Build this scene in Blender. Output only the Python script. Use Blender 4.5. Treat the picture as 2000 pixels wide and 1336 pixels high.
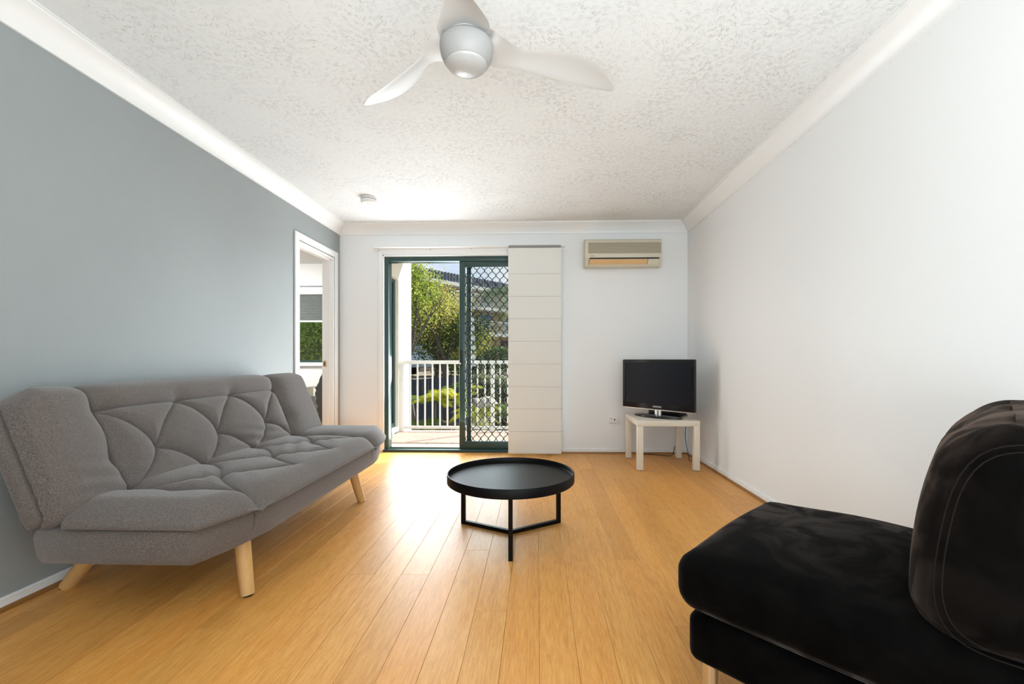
import bpy, bmesh, math, random
import numpy as np
from mathutils import Vector, Matrix
random.seed(7)
PI = math.pi
S = bpy.context.scene
for o in list(bpy.data.objects): bpy.data.objects.remove(o)
C = S.collection

# ------------------------------------------------------------------ camera
F_PX = 865.0
cam_d = bpy.data.cameras.new('camera'); cam = bpy.data.objects.new('camera', cam_d); C.objects.link(cam)
cam_d.sensor_width = 36.0; cam_d.lens = F_PX / 2000 * 36
cam_d.shift_x = -24 / 2000; cam_d.shift_y = 34 / 2000
cam_d.clip_start = 0.02; cam_d.clip_end = 300
cam.location = (0, 0, 1.0); cam.rotation_euler = (PI / 2, 0, math.atan(24 / F_PX))
S.camera = cam

# ------------------------------------------------------------------ look
S.view_settings.view_transform = 'Standard'; S.view_settings.look = 'None'
S.view_settings.exposure = 0.48; S.view_settings.gamma = 1.0
S.view_settings.use_curve_mapping = False

# ------------------------------------------------------------------ world: blue sky with soft clouds
W = bpy.data.worlds.new('sky'); S.world = W; W.use_nodes = True
nt = W.node_tree; nt.nodes.clear()
def wn(t): return nt.nodes.new(t)
tc = wn('ShaderNodeTexCoord'); sep = wn('ShaderNodeSeparateXYZ'); nt.links.new(tc.outputs['Generated'], sep.inputs[0])
ramp = wn('ShaderNodeValToRGB'); nt.links.new(sep.outputs['Z'], ramp.inputs[0])
ramp.color_ramp.elements[0].position = 0.0; ramp.color_ramp.elements[0].color = (.62, .78, .95, 1)
ramp.color_ramp.elements[1].position = 0.6; ramp.color_ramp.elements[1].color = (.22, .42, .85, 1)
no = wn('ShaderNodeTexNoise'); no.inputs['Scale'].default_value = 3.2; no.inputs['Detail'].default_value = 6; no.inputs['Roughness'].default_value = .6
mp = wn('ShaderNodeMapping'); mp.inputs['Scale'].default_value = (1, 1, 2.6); nt.links.new(tc.outputs['Generated'], mp.inputs[0]); nt.links.new(mp.outputs[0], no.inputs['Vector'])
cr = wn('ShaderNodeValToRGB'); nt.links.new(no.outputs['Fac'], cr.inputs[0]); cr.color_ramp.elements[0].position = .42; cr.color_ramp.elements[1].position = .62
mx = wn('ShaderNodeMix'); mx.data_type = 'RGBA'; nt.links.new(cr.outputs[0], mx.inputs['Factor']); nt.links.new(ramp.outputs[0], mx.inputs['A']); mx.inputs['B'].default_value = (.95, .97, 1, 1)
bg = wn('ShaderNodeBackground'); bg.inputs['Strength'].default_value = .72; nt.links.new(mx.outputs['Result'], bg.inputs[0])
wo = wn('ShaderNodeOutputWorld'); nt.links.new(bg.outputs[0], wo.inputs[0])

# ------------------------------------------------------------------ sun and room lights
def lamp(name, kind, loc, energy, color=(1, 1, 1), size=None, direction=None, **k):
    d = bpy.data.lights.new(name, kind); o = bpy.data.objects.new(name, d); C.objects.link(o)
    o.location = loc; d.energy = energy; d.color = color
    if size: d.shape = 'RECTANGLE'; d.size, d.size_y = size
    if direction: o.rotation_euler = Vector(direction).to_track_quat('-Z', 'Y').to_euler()
    for a, b in k.items(): setattr(d, a, b)
    return o
EL = math.radians(36); AZ = Vector((.76, .65)).normalized()
lamp('sun', 'SUN', (6, 12, 9), 7.4, (1, .95, .86), direction=(-AZ.x * math.cos(EL), -AZ.y * math.cos(EL), -math.sin(EL)), angle=math.radians(.6))
# added fill lamps behind the camera
lamp('side_fill_light', 'AREA', (-2.05, -2.1, 1.5), 55, (.87, .95, 1), (2.2, 1.4), (1, .25, .05))
lamp('rear_bounce_fill', 'AREA', (.65, -1.0, .9), 108, (.86, .95, 1), (2.2, 1.4), (.05, .45, 1))
# daylight entering by the balcony door: the open sky, and the glare thrown up from the sunlit tiles
lamp('door_daylight', 'AREA', (-.70, 4.93, 1.08), 50, (.86, .94, 1), (1.8, 1.95), (.12, -1, -.05))
lamp('door_tile_glare', 'AREA', (-.70, 4.96, .6), 30, (.88, .95, 1), (1.8, 1.0), (.2, -1, .6))
lamp('bedroom_fill', 'AREA', (-4.3, 4.9, 2.3), 74, (1, .99, .96), (1.4, 1.2), (.2, .15, -1))  # added fill, unseen, to brighten the bedroom

# ------------------------------------------------------------------ mesh helpers
class MB:
    def __init__(s): s.v = []; s.f = []
    def add(s, v, f):
        n = len(s.v); s.v += [tuple(p) for p in v]; s.f += [tuple(i + n for i in q) for q in f]; return s
    def box(s, x0, x1, y0, y1, z0, z1):
        return s.add([(x0, y0, z0), (x1, y0, z0), (x1, y1, z0), (x0, y1, z0), (x0, y0, z1), (x1, y0, z1), (x1, y1, z1), (x0, y1, z1)],
                     [(0, 3, 2, 1), (4, 5, 6, 7), (0, 1, 5, 4), (1, 2, 6, 5), (2, 3, 7, 6), (3, 0, 4, 7)])
    def bar(s, p, q, w, d=None, up=(0, 0, 1)):
        p, q = Vector(p), Vector(q); t = (q - p).normalized(); u = Vector(up)
        if abs(t.dot(u)) > .98: u = Vector((0, 1, 0))
        a = t.cross(u).normalized(); b = a.cross(t).normalized(); d = d or w; V = []
        for c in (p, q):
            for i, j in ((-1, -1), (1, -1), (1, 1), (-1, 1)): V.append(c + a * i * w / 2 + b * j * d / 2)
        return s.add(V, [(0, 3, 2, 1), (4, 5, 6, 7), (0, 1, 5, 4), (1, 2, 6, 5), (2, 3, 7, 6), (3, 0, 4, 7)])
    def tube(s, pts, r, n=8, cap=True):
        pts = [Vector(p) for p in pts]; rs = r if isinstance(r, (list, tuple)) else [r] * len(pts)
        V = []; prev = None
        for i, p in enumerate(pts):
            t = (pts[min(i + 1, len(pts) - 1)] - pts[max(i - 1, 0)]).normalized()
            if prev is None:
                u = Vector((0, 0, 1)) if abs(t.z) < .9 else Vector((1, 0, 0)); a = t.cross(u).normalized()
            else: a = (prev - t * prev.dot(t)).normalized()
            prev = a; b = t.cross(a)
            for k in range(n):
                w = 2 * PI * k / n; V.append(p + (a * math.cos(w) + b * math.sin(w)) * rs[i])
        Fc = [(i * n + k, i * n + (k + 1) % n, (i + 1) * n + (k + 1) % n, (i + 1) * n + k) for i in range(len(pts) - 1) for k in range(n)]
        if cap: Fc += [tuple(reversed(range(n))), tuple(range((len(pts) - 1) * n, len(pts) * n))]
        return s.add(V, Fc)
    def lathe(s, prof, c, n=40):
        V = []; m = len(prof)
        for k in range(n):
            w = 2 * PI * k / n
            for r, z in prof: V.append((c[0] + r * math.cos(w), c[1] + r * math.sin(w), c[2] + z))
        return s.add(V, [(k * m + i, ((k + 1) % n) * m + i, ((k + 1) % n) * m + i + 1, k * m + i + 1) for k in range(n) for i in range(m - 1)])
    def grid(s, P):
        n, m = len(P), len(P[0])
        return s.add([p for r in P for p in r], [(i * m + j, (i + 1) * m + j, (i + 1) * m + j + 1, i * m + j + 1) for i in range(n - 1) for j in range(m - 1)])
    def soft(s, h, r, bulge=(0, 0, 0), res=14, fn=None):
        """rounded, pillowy box about the origin; fn maps a local point to its final place"""
        for ax in range(3):
            for sg in (-1, 1):
                P = []
                for i in range(res + 1):
                    row = []
                    for j in range(res + 1):
                        q = [0, 0, 0]; q[ax] = sg; a, b = (ax + 1) % 3, (ax + 2) % 3
                        q[a] = math.sin((i / res - .5) * PI) * .5 + (i / res * 2 - 1) * .5; q[b] = math.sin((j / res - .5) * PI) * .5 + (j / res * 2 - 1) * .5
                        p = Vector([q[k] * h[k] for k in range(3)])
                        inn = Vector([max(-h[k] + r, min(h[k] - r, p[k])) for k in range(3)])
                        d = p - inn
                        if d.length > 1e-9: p = inn + d.normalized() * r
                        for k in range(3):
                            a2, b2 = (k + 1) % 3, (k + 2) % 3
                            p[k] += (q[k]) * bulge[k] * max(0, 1 - q[a2] ** 2) * max(0, 1 - q[b2] ** 2)
                        row.append(fn(p) if fn else p)
                    P.append(row)
                if sg < 0: P = P[::-1]
                s.grid(P)
        return s
    def xf(s, fn): s.v = [tuple(fn(Vector(p))) for p in s.v]; return s
def world_loc(o):
    v = Vector((0, 0, 0))
    while o is not None: v += o.location; o = o.parent
    return v
def obj(name, mb, mat, parent=None, smooth=False, bevel=0, seg=2, angle=40, weld=False, sub=0, fixn=False):
    me = bpy.data.meshes.new(name)
    off = world_loc(parent)
    me.from_pydata([(p[0] - off.x, p[1] - off.y, p[2] - off.z) for p in mb.v], [], mb.f)
    if bevel or weld or fixn:
        bm = bmesh.new(); bm.from_mesh(me)
        if weld: bmesh.ops.remove_doubles(bm, verts=bm.verts, dist=1e-5)
        if fixn or weld: bmesh.ops.recalc_face_normals(bm, faces=bm.faces)
        if bevel:
            es = [e for e in bm.edges if len(e.link_faces) == 2 and e.calc_face_angle(0) > math.radians(30)]
            bmesh.ops.bevel(bm, geom=es, offset=bevel, segments=seg, affect='EDGES', profile=.5, clamp_overlap=True)
        bm.to_mesh(me); bm.free()
    me.update()
    if smooth or bevel:
        for p in me.polygons: p.use_smooth = True
        me.set_sharp_from_angle(angle=math.radians(angle))
    me.materials.append(mat)
    o = bpy.data.objects.new(name, me); C.objects.link(o); o.parent = parent
    if sub:
        m = o.modifiers.new('sub', 'SUBSURF'); m.levels = m.render_levels = sub
    return o
def tag(o, label, cat, group=None):
    o['label'] = label; o['category'] = cat
    if group: o['group'] = group
    return o
def thing(name, label, cat, loc=(0, 0, 0), group=None):
    o = bpy.data.objects.new(name, None); C.objects.link(o); o.location = loc; o.empty_display_size = .1
    return tag(o, label, cat, group)
def struct(name, mb, mat, parent=None, **k):
    o = obj(name, mb, mat, parent, **k)
    if parent is None: o['kind'] = 'structure'
    return o
def stuff(o): o['kind'] = 'stuff'; return o

# ------------------------------------------------------------------ materials
def mat(name, col, rough=.6, metal=0, spec=.5, **k):
    m = bpy.data.materials.new(name); m.use_nodes = True; b = m.node_tree.nodes['Principled BSDF']
    b.inputs['Base Color'].default_value = (*col, 1); b.inputs['Roughness'].default_value = rough
    b.inputs['Metallic'].default_value = metal; b.inputs['Specular IOR Level'].default_value = spec
    for a, v in k.items(): b.inputs[a.replace('_', ' ')].default_value = v
    return m
def N(m, t): return m.node_tree.nodes.new(t)
def L(m, a, b): m.node_tree.links.new(a, b)
def B(m): return m.node_tree.nodes['Principled BSDF']
def noise(m, scale, detail=3, rough=.5, vec=None, coord='Object', mapping=None, dist=0):
    n = N(m, 'ShaderNodeTexNoise'); n.inputs['Scale'].default_value = scale; n.inputs['Detail'].default_value = detail
    n.inputs['Roughness'].default_value = rough; n.inputs['Distortion'].default_value = dist
    if vec is None:
        t = N(m, 'ShaderNodeTexCoord'); vec = t.outputs[coord]
    if mapping:
        mp = N(m, 'ShaderNodeMapping'); mp.inputs['Scale'].default_value = mapping; L(m, vec, mp.inputs[0]); vec = mp.outputs[0]
    L(m, vec, n.inputs['Vector']); return n
def math_n(m, op, a, b=None, c=None):
    n = N(m, 'ShaderNodeMath'); n.operation = op
    for i, v in enumerate((a, b, c)):
        if v is None: continue
        if isinstance(v, (int, float)): n.inputs[i].default_value = v
        else: L(m, v, n.inputs[i])
    return n.outputs[0]
def rampn(m, fac, stops):
    r = N(m, 'ShaderNodeValToRGB'); e = r.color_ramp.elements
    while len(e) < len(stops): e.new(.5)
    for i, (p, c) in enumerate(stops): e[i].position = p; e[i].color = (*c, 1)
    L(m, fac, r.inputs[0]); return r.outputs[0]
def mixc(m, fac, a, b, mode='MIX'):
    n = N(m, 'ShaderNodeMix'); n.data_type = 'RGBA'; n.blend_type = mode
    for s, v in (('Factor', fac), ('A', a), ('B', b)):
        if isinstance(v, (int, float)): n.inputs[s].default_value = v
        elif isinstance(v, tuple): n.inputs[s].default_value = (*v, 1)
        else: L(m, v, n.inputs[s])
    return n.outputs['Result']
def bump(m, h, strength=.3, dist=.01):
    b = N(m, 'ShaderNodeBump'); b.inputs['Strength'].default_value = strength; b.inputs['Distance'].default_value = dist
    L(m, h, b.inputs['Height']); L(m, b.outputs[0], B(m).inputs['Normal'])
def paint(name, col, var=.04, rough=.55):
    m = mat(name, col, rough); n = noise(m, 1.3, 4, .6)
    c = mixc(m, n.outputs['Fac'], tuple(x * (1 - var) for x in col), tuple(min(1, x * (1 + var)) for x in col)); L(m, c, B(m).inputs['Base Color'])
    n2 = noise(m, 260, 2); bump(m, n2.outputs['Fac'], .06, .002); return m

M = {}
M['wall_grey'] = paint('grey wall paint', (.295, .322, .322), .09, .5)
M['wall_white'] = paint('white wall paint', (.80, .81, .81), .02, .5)
M['trim'] = paint('white trim gloss', (.82, .825, .815), .015, .35)
M['wall_rear'] = paint('dark rear wall', (.06, .06, .062), .05, .7)  # unseen wall, made dark to cut light bounced onto the sofa end
M['cream'] = paint('cream render', (.80, .77, .66), .04, .8)
M['white_ext'] = mat('white outdoor paint', (.82, .82, .80), .4)
M['soffit'] = paint('balcony soffit', (.8, .79, .74), .02, .7)
M['green'] = mat('dark green powder coat', (.02, .055, .050), .38)
M['black_metal'] = mat('matt black metal', (.006, .0055, .005), .38, 0, .4)
M['black_strand'] = mat('black mesh strand', (.008, .009, .009), .6, spec=.3)
M['bead'] = mat('timber bead', (.28, .12, .03), .35)
M['brass'] = mat('brass', (.6, .42, .15), .3, 1)
M['chrome'] = mat('brushed steel', (.70, .69, .68), .32, 1)
M['plastic_white'] = mat('white plastic', (.8, .79, .77), .4)
M['ac_body'] = mat('aged cream plastic', (.62, .58, .46), .45)
M['ac_grille'] = mat('beige grille', (.42, .37, .27), .55)
M['ac_flap'] = mat('yellowed flap', (.66, .42, .19), .5)
M['dark'] = mat('dark gap', (.01, .01, .01), .8)
M['tv_gloss'] = mat('gloss black plastic', (.008, .0075, .008), .08)
M['tv_screen'] = mat('dark screen', (.005, .007, .012), .25, spec=.3)
M['silver'] = mat('silver lettering', (.7, .7, .7), .3, .6)
M['fan'] = mat('fan satin plastic', (.54, .535, .52), .38)
M['fan_hub'] = mat('fan hub silver grey', (.33, .325, .315), .5, .0)
M['fan_cap'] = mat('fan cap silver', (.42, .42, .41), .33, .0)
M['grey_laminate'] = mat('grey laminate', (.25, .245, .235), .5)
M['leather'] = mat('dark tufted leather', (.05, .058, .062), .28)
M['cable'] = mat('black cable', (.01, .01, .01), .5)
M['grey_seam'] = mat('seam line beige', (.40, .385, .35), .7)

# laminated white table (warm, slight grain)
m = mat('birch white laminate', (.74, .68, .57), .4); n = noise(m, 8, 4, .6, mapping=(1, 1, .15))
L(m, mixc(m, n.outputs['Fac'], (.70, .64, .53), (.78, .72, .61)), B(m).inputs['Base Color']); M['lack'] = m
# sanded pine leg
m = mat('pine leg', (.62, .36, .13), .42); n = noise(m, 30, 4, .6, mapping=(1, 1, .12))
L(m, mixc(m, n.outputs['Fac'], (.50, .27, .09), (.72, .45, .18)), B(m).inputs['Base Color']); M['pine'] = m
# blind cloth
m = mat('cream blind cloth', (.75, .75, .71), .85); n = noise(m, 500, 2); bump(m, n.outputs['Fac'], .1, .001); M['blind'] = m
m = mat('grey pleated blind', (.25, .28, .28), .8); M['pleat'] = m

# bamboo floor, one tone per plank
def floor_mat(name, dark, mid, light, rough):
    m = mat(name, mid, rough)
    oi = N(m, 'ShaderNodeObjectInfo'); tcn = N(m, 'ShaderNodeTexCoord')
    add = N(m, 'ShaderNodeVectorMath'); add.operation = 'ADD'; L(m, tcn.outputs['Object'], add.inputs[0])
    cm = N(m, 'ShaderNodeCombineXYZ'); r10 = math_n(m, 'MULTIPLY', oi.outputs['Random'], 37.0)
    for i in range(3): L(m, r10, cm.inputs[i])
    L(m, cm.outputs[0], add.inputs[1])
    n1 = noise(m, 1.0, 5, .65, vec=add.outputs[0], mapping=(170, 11, 1)); n2 = noise(m, 1.0, 4, .6, vec=add.outputs[0], mapping=(26, 1.6, 1))
    n3 = noise(m, 1.0, 3, .7, vec=add.outputs[0], mapping=(260, 60, 1))
    f = math_n(m, 'ADD', math_n(m, 'MULTIPLY', n1.outputs['Fac'], .7), math_n(m, 'MULTIPLY', n2.outputs['Fac'], .3))
    col = rampn(m, f, [(.26, dark), (.5, mid), (.74, light)])
    fl = rampn(m, n3.outputs['Fac'], [(.60, (1, 1, 1)), (.70, (.70, .60, .46))])
    col = mixc(m, .7, col, fl, 'MULTIPLY')
    tone = rampn(m, oi.outputs['Random'], [(0, (.86, .82, .78)), (.5, (1, 1, 1)), (1, (1.0, .92, .84))])
    col = mixc(m, 1.0, col, tone, 'MULTIPLY'); L(m, col, B(m).inputs['Base Color'])
    rr = N(m, 'ShaderNodeMapRange'); rr.inputs['To Min'].default_value = rough - .05; rr.inputs['To Max'].default_value = rough + .07
    n4 = noise(m, 2, 1); L(m, n4.outputs['Fac'], rr.inputs[0]); B(m).inputs['Specular IOR Level'].default_value = .42; L(m, rr.outputs[0], B(m).inputs['Roughness'])
    bump(m, n1.outputs['Fac'], .05, .001)
    return m
M['bamboo'] = floor_mat('bamboo planks', (.50, .20, .036), (.70, .335, .078), (.82, .46, .145), .38)
M['under'] = mat('plank joint shadow gap', (.10, .045, .015), .8)
# terracotta tile
m = mat('pink balcony tile', (.62, .46, .4), .6); n = noise(m, 6, 4); oi = N(m, 'ShaderNodeObjectInfo')
L(m, mixc(m, n.outputs['Fac'], (.56, .40, .34), (.70, .55, .48)), B(m).inputs['Base Color']); M['tile'] = m
M['grout'] = mat('tile grout', (.25, .2, .18), .9)

# ceiling: fans of brushed plaster
def ceiling_mat():
    m = mat('brushed fan plaster', (.78, .77, .74), .8)
    t = N(m, 'ShaderNodeTexCoord'); mp = N(m, 'ShaderNodeMapping'); L(m, t.outputs['Object'], mp.inputs[0]); mp.inputs['Scale'].default_value = (1, 1, 0)
    nz = noise(m, 5, 2, vec=mp.outputs[0]); off = N(m, 'ShaderNodeVectorMath'); off.operation = 'MULTIPLY_ADD'
    L(m, nz.outputs['Color'], off.inputs[0]); off.inputs[1].default_value = (.10, .10, 0); L(m, mp.outputs[0], off.inputs[2])
    heights = []
    for seed in (0.0, 3.37):
        sc = 3.4
        v = N(m, 'ShaderNodeTexVoronoi'); v.voronoi_dimensions = '2D'; v.inputs['Scale'].default_value = sc; v.inputs['Randomness'].default_value = .9
        sh = N(m, 'ShaderNodeVectorMath'); sh.operation = 'ADD'; sh.inputs[1].default_value = (seed, seed * .7, 0); L(m, off.outputs[0], sh.inputs[0]); L(m, sh.outputs[0], v.inputs['Vector'])
        d = N(m, 'ShaderNodeVectorMath'); d.operation = 'SUBTRACT'; L(m, sh.outputs[0], d.inputs[0]); L(m, v.outputs['Position'], d.inputs[1])
        s = N(m, 'ShaderNodeSeparateXYZ'); L(m, d.outputs[0], s.inputs[0])
        ang = math_n(m, 'ARCTAN2', s.outputs['Y'], s.outputs['X'])
        cx = N(m, 'ShaderNodeCombineXYZ')
        L(m, math_n(m, 'MULTIPLY', math_n(m, 'COSINE', ang), 26), cx.inputs[0]); L(m, math_n(m, 'MULTIPLY', math_n(m, 'SINE', ang), 26), cx.inputs[1])
        ln = N(m, 'ShaderNodeVectorMath'); ln.operation = 'LENGTH'; L(m, d.outputs[0], ln.inputs[0])
        L(m, math_n(m, 'MULTIPLY', ln.outputs['Value'], 17), cx.inputs[2])
        ad = N(m, 'ShaderNodeVectorMath'); ad.operation = 'MULTIPLY_ADD'; L(m, v.outputs['Color'], ad.inputs[0]); ad.inputs[1].default_value = (20, 20, 20); L(m, cx.outputs[0], ad.inputs[2])
        nn = noise(m, 1.0, 2, .5, vec=ad.outputs[0]); heights.append(nn.outputs['Fac'])
    h = math_n(m, 'ABSOLUTE', math_n(m, 'SUBTRACT', heights[0], .5))
    line = N(m, 'ShaderNodeMapRange'); L(m, h, line.inputs[0]); line.inputs['From Max'].default_value = .032
    patch = noise(m, 3.2, 3, .6, vec=mp.outputs[0])
    pm = N(m, 'ShaderNodeMapRange'); L(m, patch.outputs['Fac'], pm.inputs[0]); pm.inputs['From Min'].default_value = .40; pm.inputs['From Max'].default_value = .60
    brk = noise(m, 40, 2, vec=mp.outputs[0]); bm_ = N(m, 'ShaderNodeMapRange'); L(m, brk.outputs['Fac'], bm_.inputs[0]); bm_.inputs['From Min'].default_value = .44; bm_.inputs['From Max'].default_value = .54
    inv = math_n(m, 'SUBTRACT', 1.0, line.outputs[0])
    groove = math_n(m, 'MULTIPLY', math_n(m, 'MULTIPLY', inv, bm_.outputs[0]), math_n(m, 'ADD', math_n(m, 'MULTIPLY', pm.outputs[0], .7), .3))
    L(m, mixc(m, groove, (.775, .80, .80), (.48, .465, .42)), B(m).inputs['Base Color'])  # groove shade put into the colour, since soft light hides the relief
    fine = noise(m, 180, 2, vec=mp.outputs[0])
    hh = math_n(m, 'SUBTRACT', math_n(m, 'MULTIPLY', fine.outputs['Fac'], .3), groove)
    bump(m, hh, .5, .003)
    return m
M['ceiling'] = ceiling_mat()

# woven sofa fabric
def fabric():
    m = mat('grey brown woven fabric', (.15, .135, .125), .95, spec=.15)
    a = noise(m, 1.0, 2, .6, mapping=(230, 230, 1300)); c = noise(m, 1.0, 2, .6, mapping=(230, 1300, 230))
    s = math_n(m, 'ADD', a.outputs['Fac'], c.outputs['Fac'])
    f = math_n(m, 'DIVIDE', s, 2)
    L(m, rampn(m, f, [(.36, (.068, .055, .049)), (.5, (.126, .107, .097)), (.66, (.235, .208, .192))]), B(m).inputs['Base Color'])
    B(m).inputs['Sheen Weight'].default_value = .25; B(m).inputs['Sheen Roughness'].default_value = .5
    bump(m, f, .2, .0015); return m
M['fabric'] = fabric()
M['fabric_seam'] = mat('seam thread', (.05, .045, .042), .9)
# black suede
def suede():
    m = mat('black suede', (.006, .005, .0045), .95, spec=.05)
    n = noise(m, 7, 4, .6, dist=1.2); L(m, rampn(m, n.outputs['Fac'], [(.35, (.0006, .0005, .0005)), (.7, (.003, .0025, .0022))]), B(m).inputs['Base Color'])
    sh_ = N(m, 'ShaderNodeMapRange'); n5 = noise(m, 5, 3, .5, dist=2.5); L(m, n5.outputs['Fac'], sh_.inputs[0]); sh_.inputs['From Min'].default_value = .42; sh_.inputs['From Max'].default_value = .58; sh_.inputs['To Min'].default_value = .06; sh_.inputs['To Max'].default_value = .22; L(m, sh_.outputs[0], B(m).inputs['Sheen Weight']); B(m).inputs['Sheen Roughness'].default_value = .3; B(m).inputs['Sheen Tint'].default_value = (.75, .62, .55, 1)
    n2 = noise(m, 400, 2); bump(m, n2.outputs['Fac'], .15, .001); return m
M['suede'] = suede()
M['suede_back'] = M['suede'].copy(); M['suede_back'].name = 'black suede lit sheen'  # same suede, browner sheen put in for the lit cushion front
B(M['suede_back']).inputs['Sheen Tint'].default_value = (.85, .62, .5, 1); B(M['suede_back']).inputs['Sheen Roughness'].default_value = .45
M['suede_seam'] = mat('suede seam', (.010, .008, .007), .95, spec=.1)
# coffee table
m = mat('satin black paint', (.003, .0028, .0028), .44, spec=.13); n = noise(m, 40, 3, mapping=(1, .1, 1)); bump(m, n.outputs['Fac'], .03, .001); M['table_black'] = m

# clear glass that lets daylight through
def glass(name, tint=(1, 1, 1)):
    m = bpy.data.materials.new(name); m.use_nodes = True; t = m.node_tree; t.nodes.clear()
    o = t.nodes.new('ShaderNodeOutputMaterial'); mx = t.nodes.new('ShaderNodeMixShader'); tr = t.nodes.new('ShaderNodeBsdfTransparent'); gl = t.nodes.new('ShaderNodeBsdfGlossy')
    tr.inputs[0].default_value = (*tint, 1); gl.inputs['Roughness'].default_value = .01
    fr = t.nodes.new('ShaderNodeFresnel'); fr.inputs[0].default_value = 1.45
    t.links.new(fr.outputs[0], mx.inputs[0]); t.links.new(tr.outputs[0], mx.inputs[1]); t.links.new(gl.outputs[0], mx.inputs[2]); t.links.new(mx.outputs[0], o.inputs[0])
    return m
M['glass'] = glass('clear glass', (.93, .96, .95)); M['glass_tint'] = glass('tinted glass', (.85, .92, .9))

# foliage
def leafm(name, a, b, c):
    m = mat(name, b, .45, spec=.4); n = noise(m, 3, 3, .6); n2 = noise(m, 40, 1)
    f = math_n(m, 'ADD', math_n(m, 'MULTIPLY', n.outputs['Fac'], .5), math_n(m, 'MULTIPLY', n2.outputs['Fac'], .5))
    L(m, rampn(m, f, [(.38, a), (.5, b), (.62, c)]), B(m).inputs['Base Color'])
    t = N(m, 'ShaderNodeBsdfTranslucent'); L(m, B(m).inputs['Base Color'].links[0].from_socket, t.inputs[0])
    mx = N(m, 'ShaderNodeMixShader'); mx.inputs[0].default_value = .5; out = [x for x in m.node_tree.nodes if x.type == 'OUTPUT_MATERIAL'][0]
    L(m, B(m).outputs[0], mx.inputs[1]); L(m, t.outputs[0], mx.inputs[2]); L(m, mx.outputs[0], out.inputs[0]); return m
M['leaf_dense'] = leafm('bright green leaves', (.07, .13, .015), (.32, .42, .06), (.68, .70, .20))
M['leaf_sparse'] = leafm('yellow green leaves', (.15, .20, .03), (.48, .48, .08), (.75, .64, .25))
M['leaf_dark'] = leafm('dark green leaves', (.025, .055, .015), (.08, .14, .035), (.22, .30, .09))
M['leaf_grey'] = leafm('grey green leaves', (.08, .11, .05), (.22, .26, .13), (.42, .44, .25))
M['palm_yellow'] = leafm('yellow palm fronds', (.14, .18, .02), (.42, .45, .03), (.75, .72, .08))
M['palm_green'] = leafm('green palm fronds', (.03, .07, .015), (.10, .18, .03), (.30, .38, .08))
M['bark'] = mat('grey brown bark', (.10, .085, .07), .9)
M['roof_metal'] = mat('blue grey metal roof', (.14, .17, .21), .5)
M['bldg'] = paint('tan brick wall', (.42, .31, .20), .1, .9)
M['bldg_slab'] = mat('pale concrete slab', (.55, .55, .50), .8)
M['bldg_win'] = mat('blue window pane', (.05, .11, .22), .1)
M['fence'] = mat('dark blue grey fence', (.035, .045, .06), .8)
M['soil'] = mat('mulch', (.10, .08, .055), .95); n = noise(M['soil'], 2, 5, .7)
L(M['soil'], rampn(M['soil'], n.outputs['Fac'], [(.35, (.05, .045, .03)), (.65, (.34, .28, .19))]), B(M['soil']).inputs['Base Color'])
M['rock'] = mat('pale sandstone', (.62, .55, .46), .9)
M['car'] = mat('pale blue car paint', (.45, .52, .6), .2)

# ------------------------------------------------------------------ the room shell
XL, XR, YB, YR, H = -2.13, 1.60, 4.74, -3.4, 2.45
YO = YB + .16                       # outer face of the far wall
DX0, DX1, DZ = -1.66, .205, 2.125    # glass door opening
EY0, EY1, EZ = 3.90, 4.60, 2.065    # bedroom doorway in the left wall
YE = 6.62                           # far wall of the bedroom
XB = -1.93                          # outer face of the bedroom side wall

struct('wall_right', MB().box(XR, XR + .12, YR - .12, YO, 0, H), M['wall_white'])
struct('wall_rear', MB().box(-6, XR + .12, YR - .12, YR, 0, H), M['wall_rear'])
wb = MB().box(XL, DX0, YB, YO, 0, H).box(DX0, DX1, YB, YO, DZ, H).box(DX1, XR + .12, YB, YO, 0, H)
struct('wall_back', wb, M['wall_white'])
wl = MB().box(XL - .11, XL, YR, EY0, 0, H).box(XL - .11, XL, EY0, EY1, EZ, H).box(XL - .11, XL, EY1, YB, 0, H)
struct('wall_left', wl, M['wall_grey'])
# bedroom shell (side wall towards the balcony has a recessed green window)
SW0, SW1, SZ0, SZ1 = 5.15, 6.14, 0.06, 2.11
ws = MB().box(XL - .11, XB, YO, SW0, 0, H).box(XL - .11, XB, SW1, YE + .15, -1.3, H).box(XL - .11, XB, SW0, SW1, SZ1, H).box(XL - .11, XB, SW0, SW1, 0, SZ0)
ws.box(XL - .11, XL - .001, YB + .001, YO, 0, H)
struct('wall_balcony', ws, M['cream'])
BW0, BW1, BZ0, BZ1 = -3.75, -2.62, .955, 2.115
wf = MB().box(-5.6, BW0, YE, YE + .15, 0, H).box(BW1, XL - .11, YE, YE + .15, 0, H).box(BW0, BW1, YE, YE + .15, 0, BZ0).box(BW0, BW1, YE, YE + .15, BZ1, H)
struct('wall_bedroom', wf, M['wall_white'])
struct('wall_side', MB().box(-5.72, -5.6, YR, YE + .15, 0, H), M['wall_white'])
struct('wall_partition', MB().box(-5.6, XL - .111, 2.2, 2.3, 0, H), M['wall_white'])
struct('ceiling', MB().box(-5.72, XR + .12, YR - .12, YO - .002, H, H + .15).box(-5.72, XB, YO - .002, YE + .15, H, H + .15), M['ceiling'])
flo = struct('floor', MB().box(-5.6, XR + .1, YR, YO - .03, -.12, -.012).box(-5.6, XL - .1, YO - .03, YE, -.12, -.012), M['under'])
PWD = .1275; rng = random.Random(11)
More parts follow.
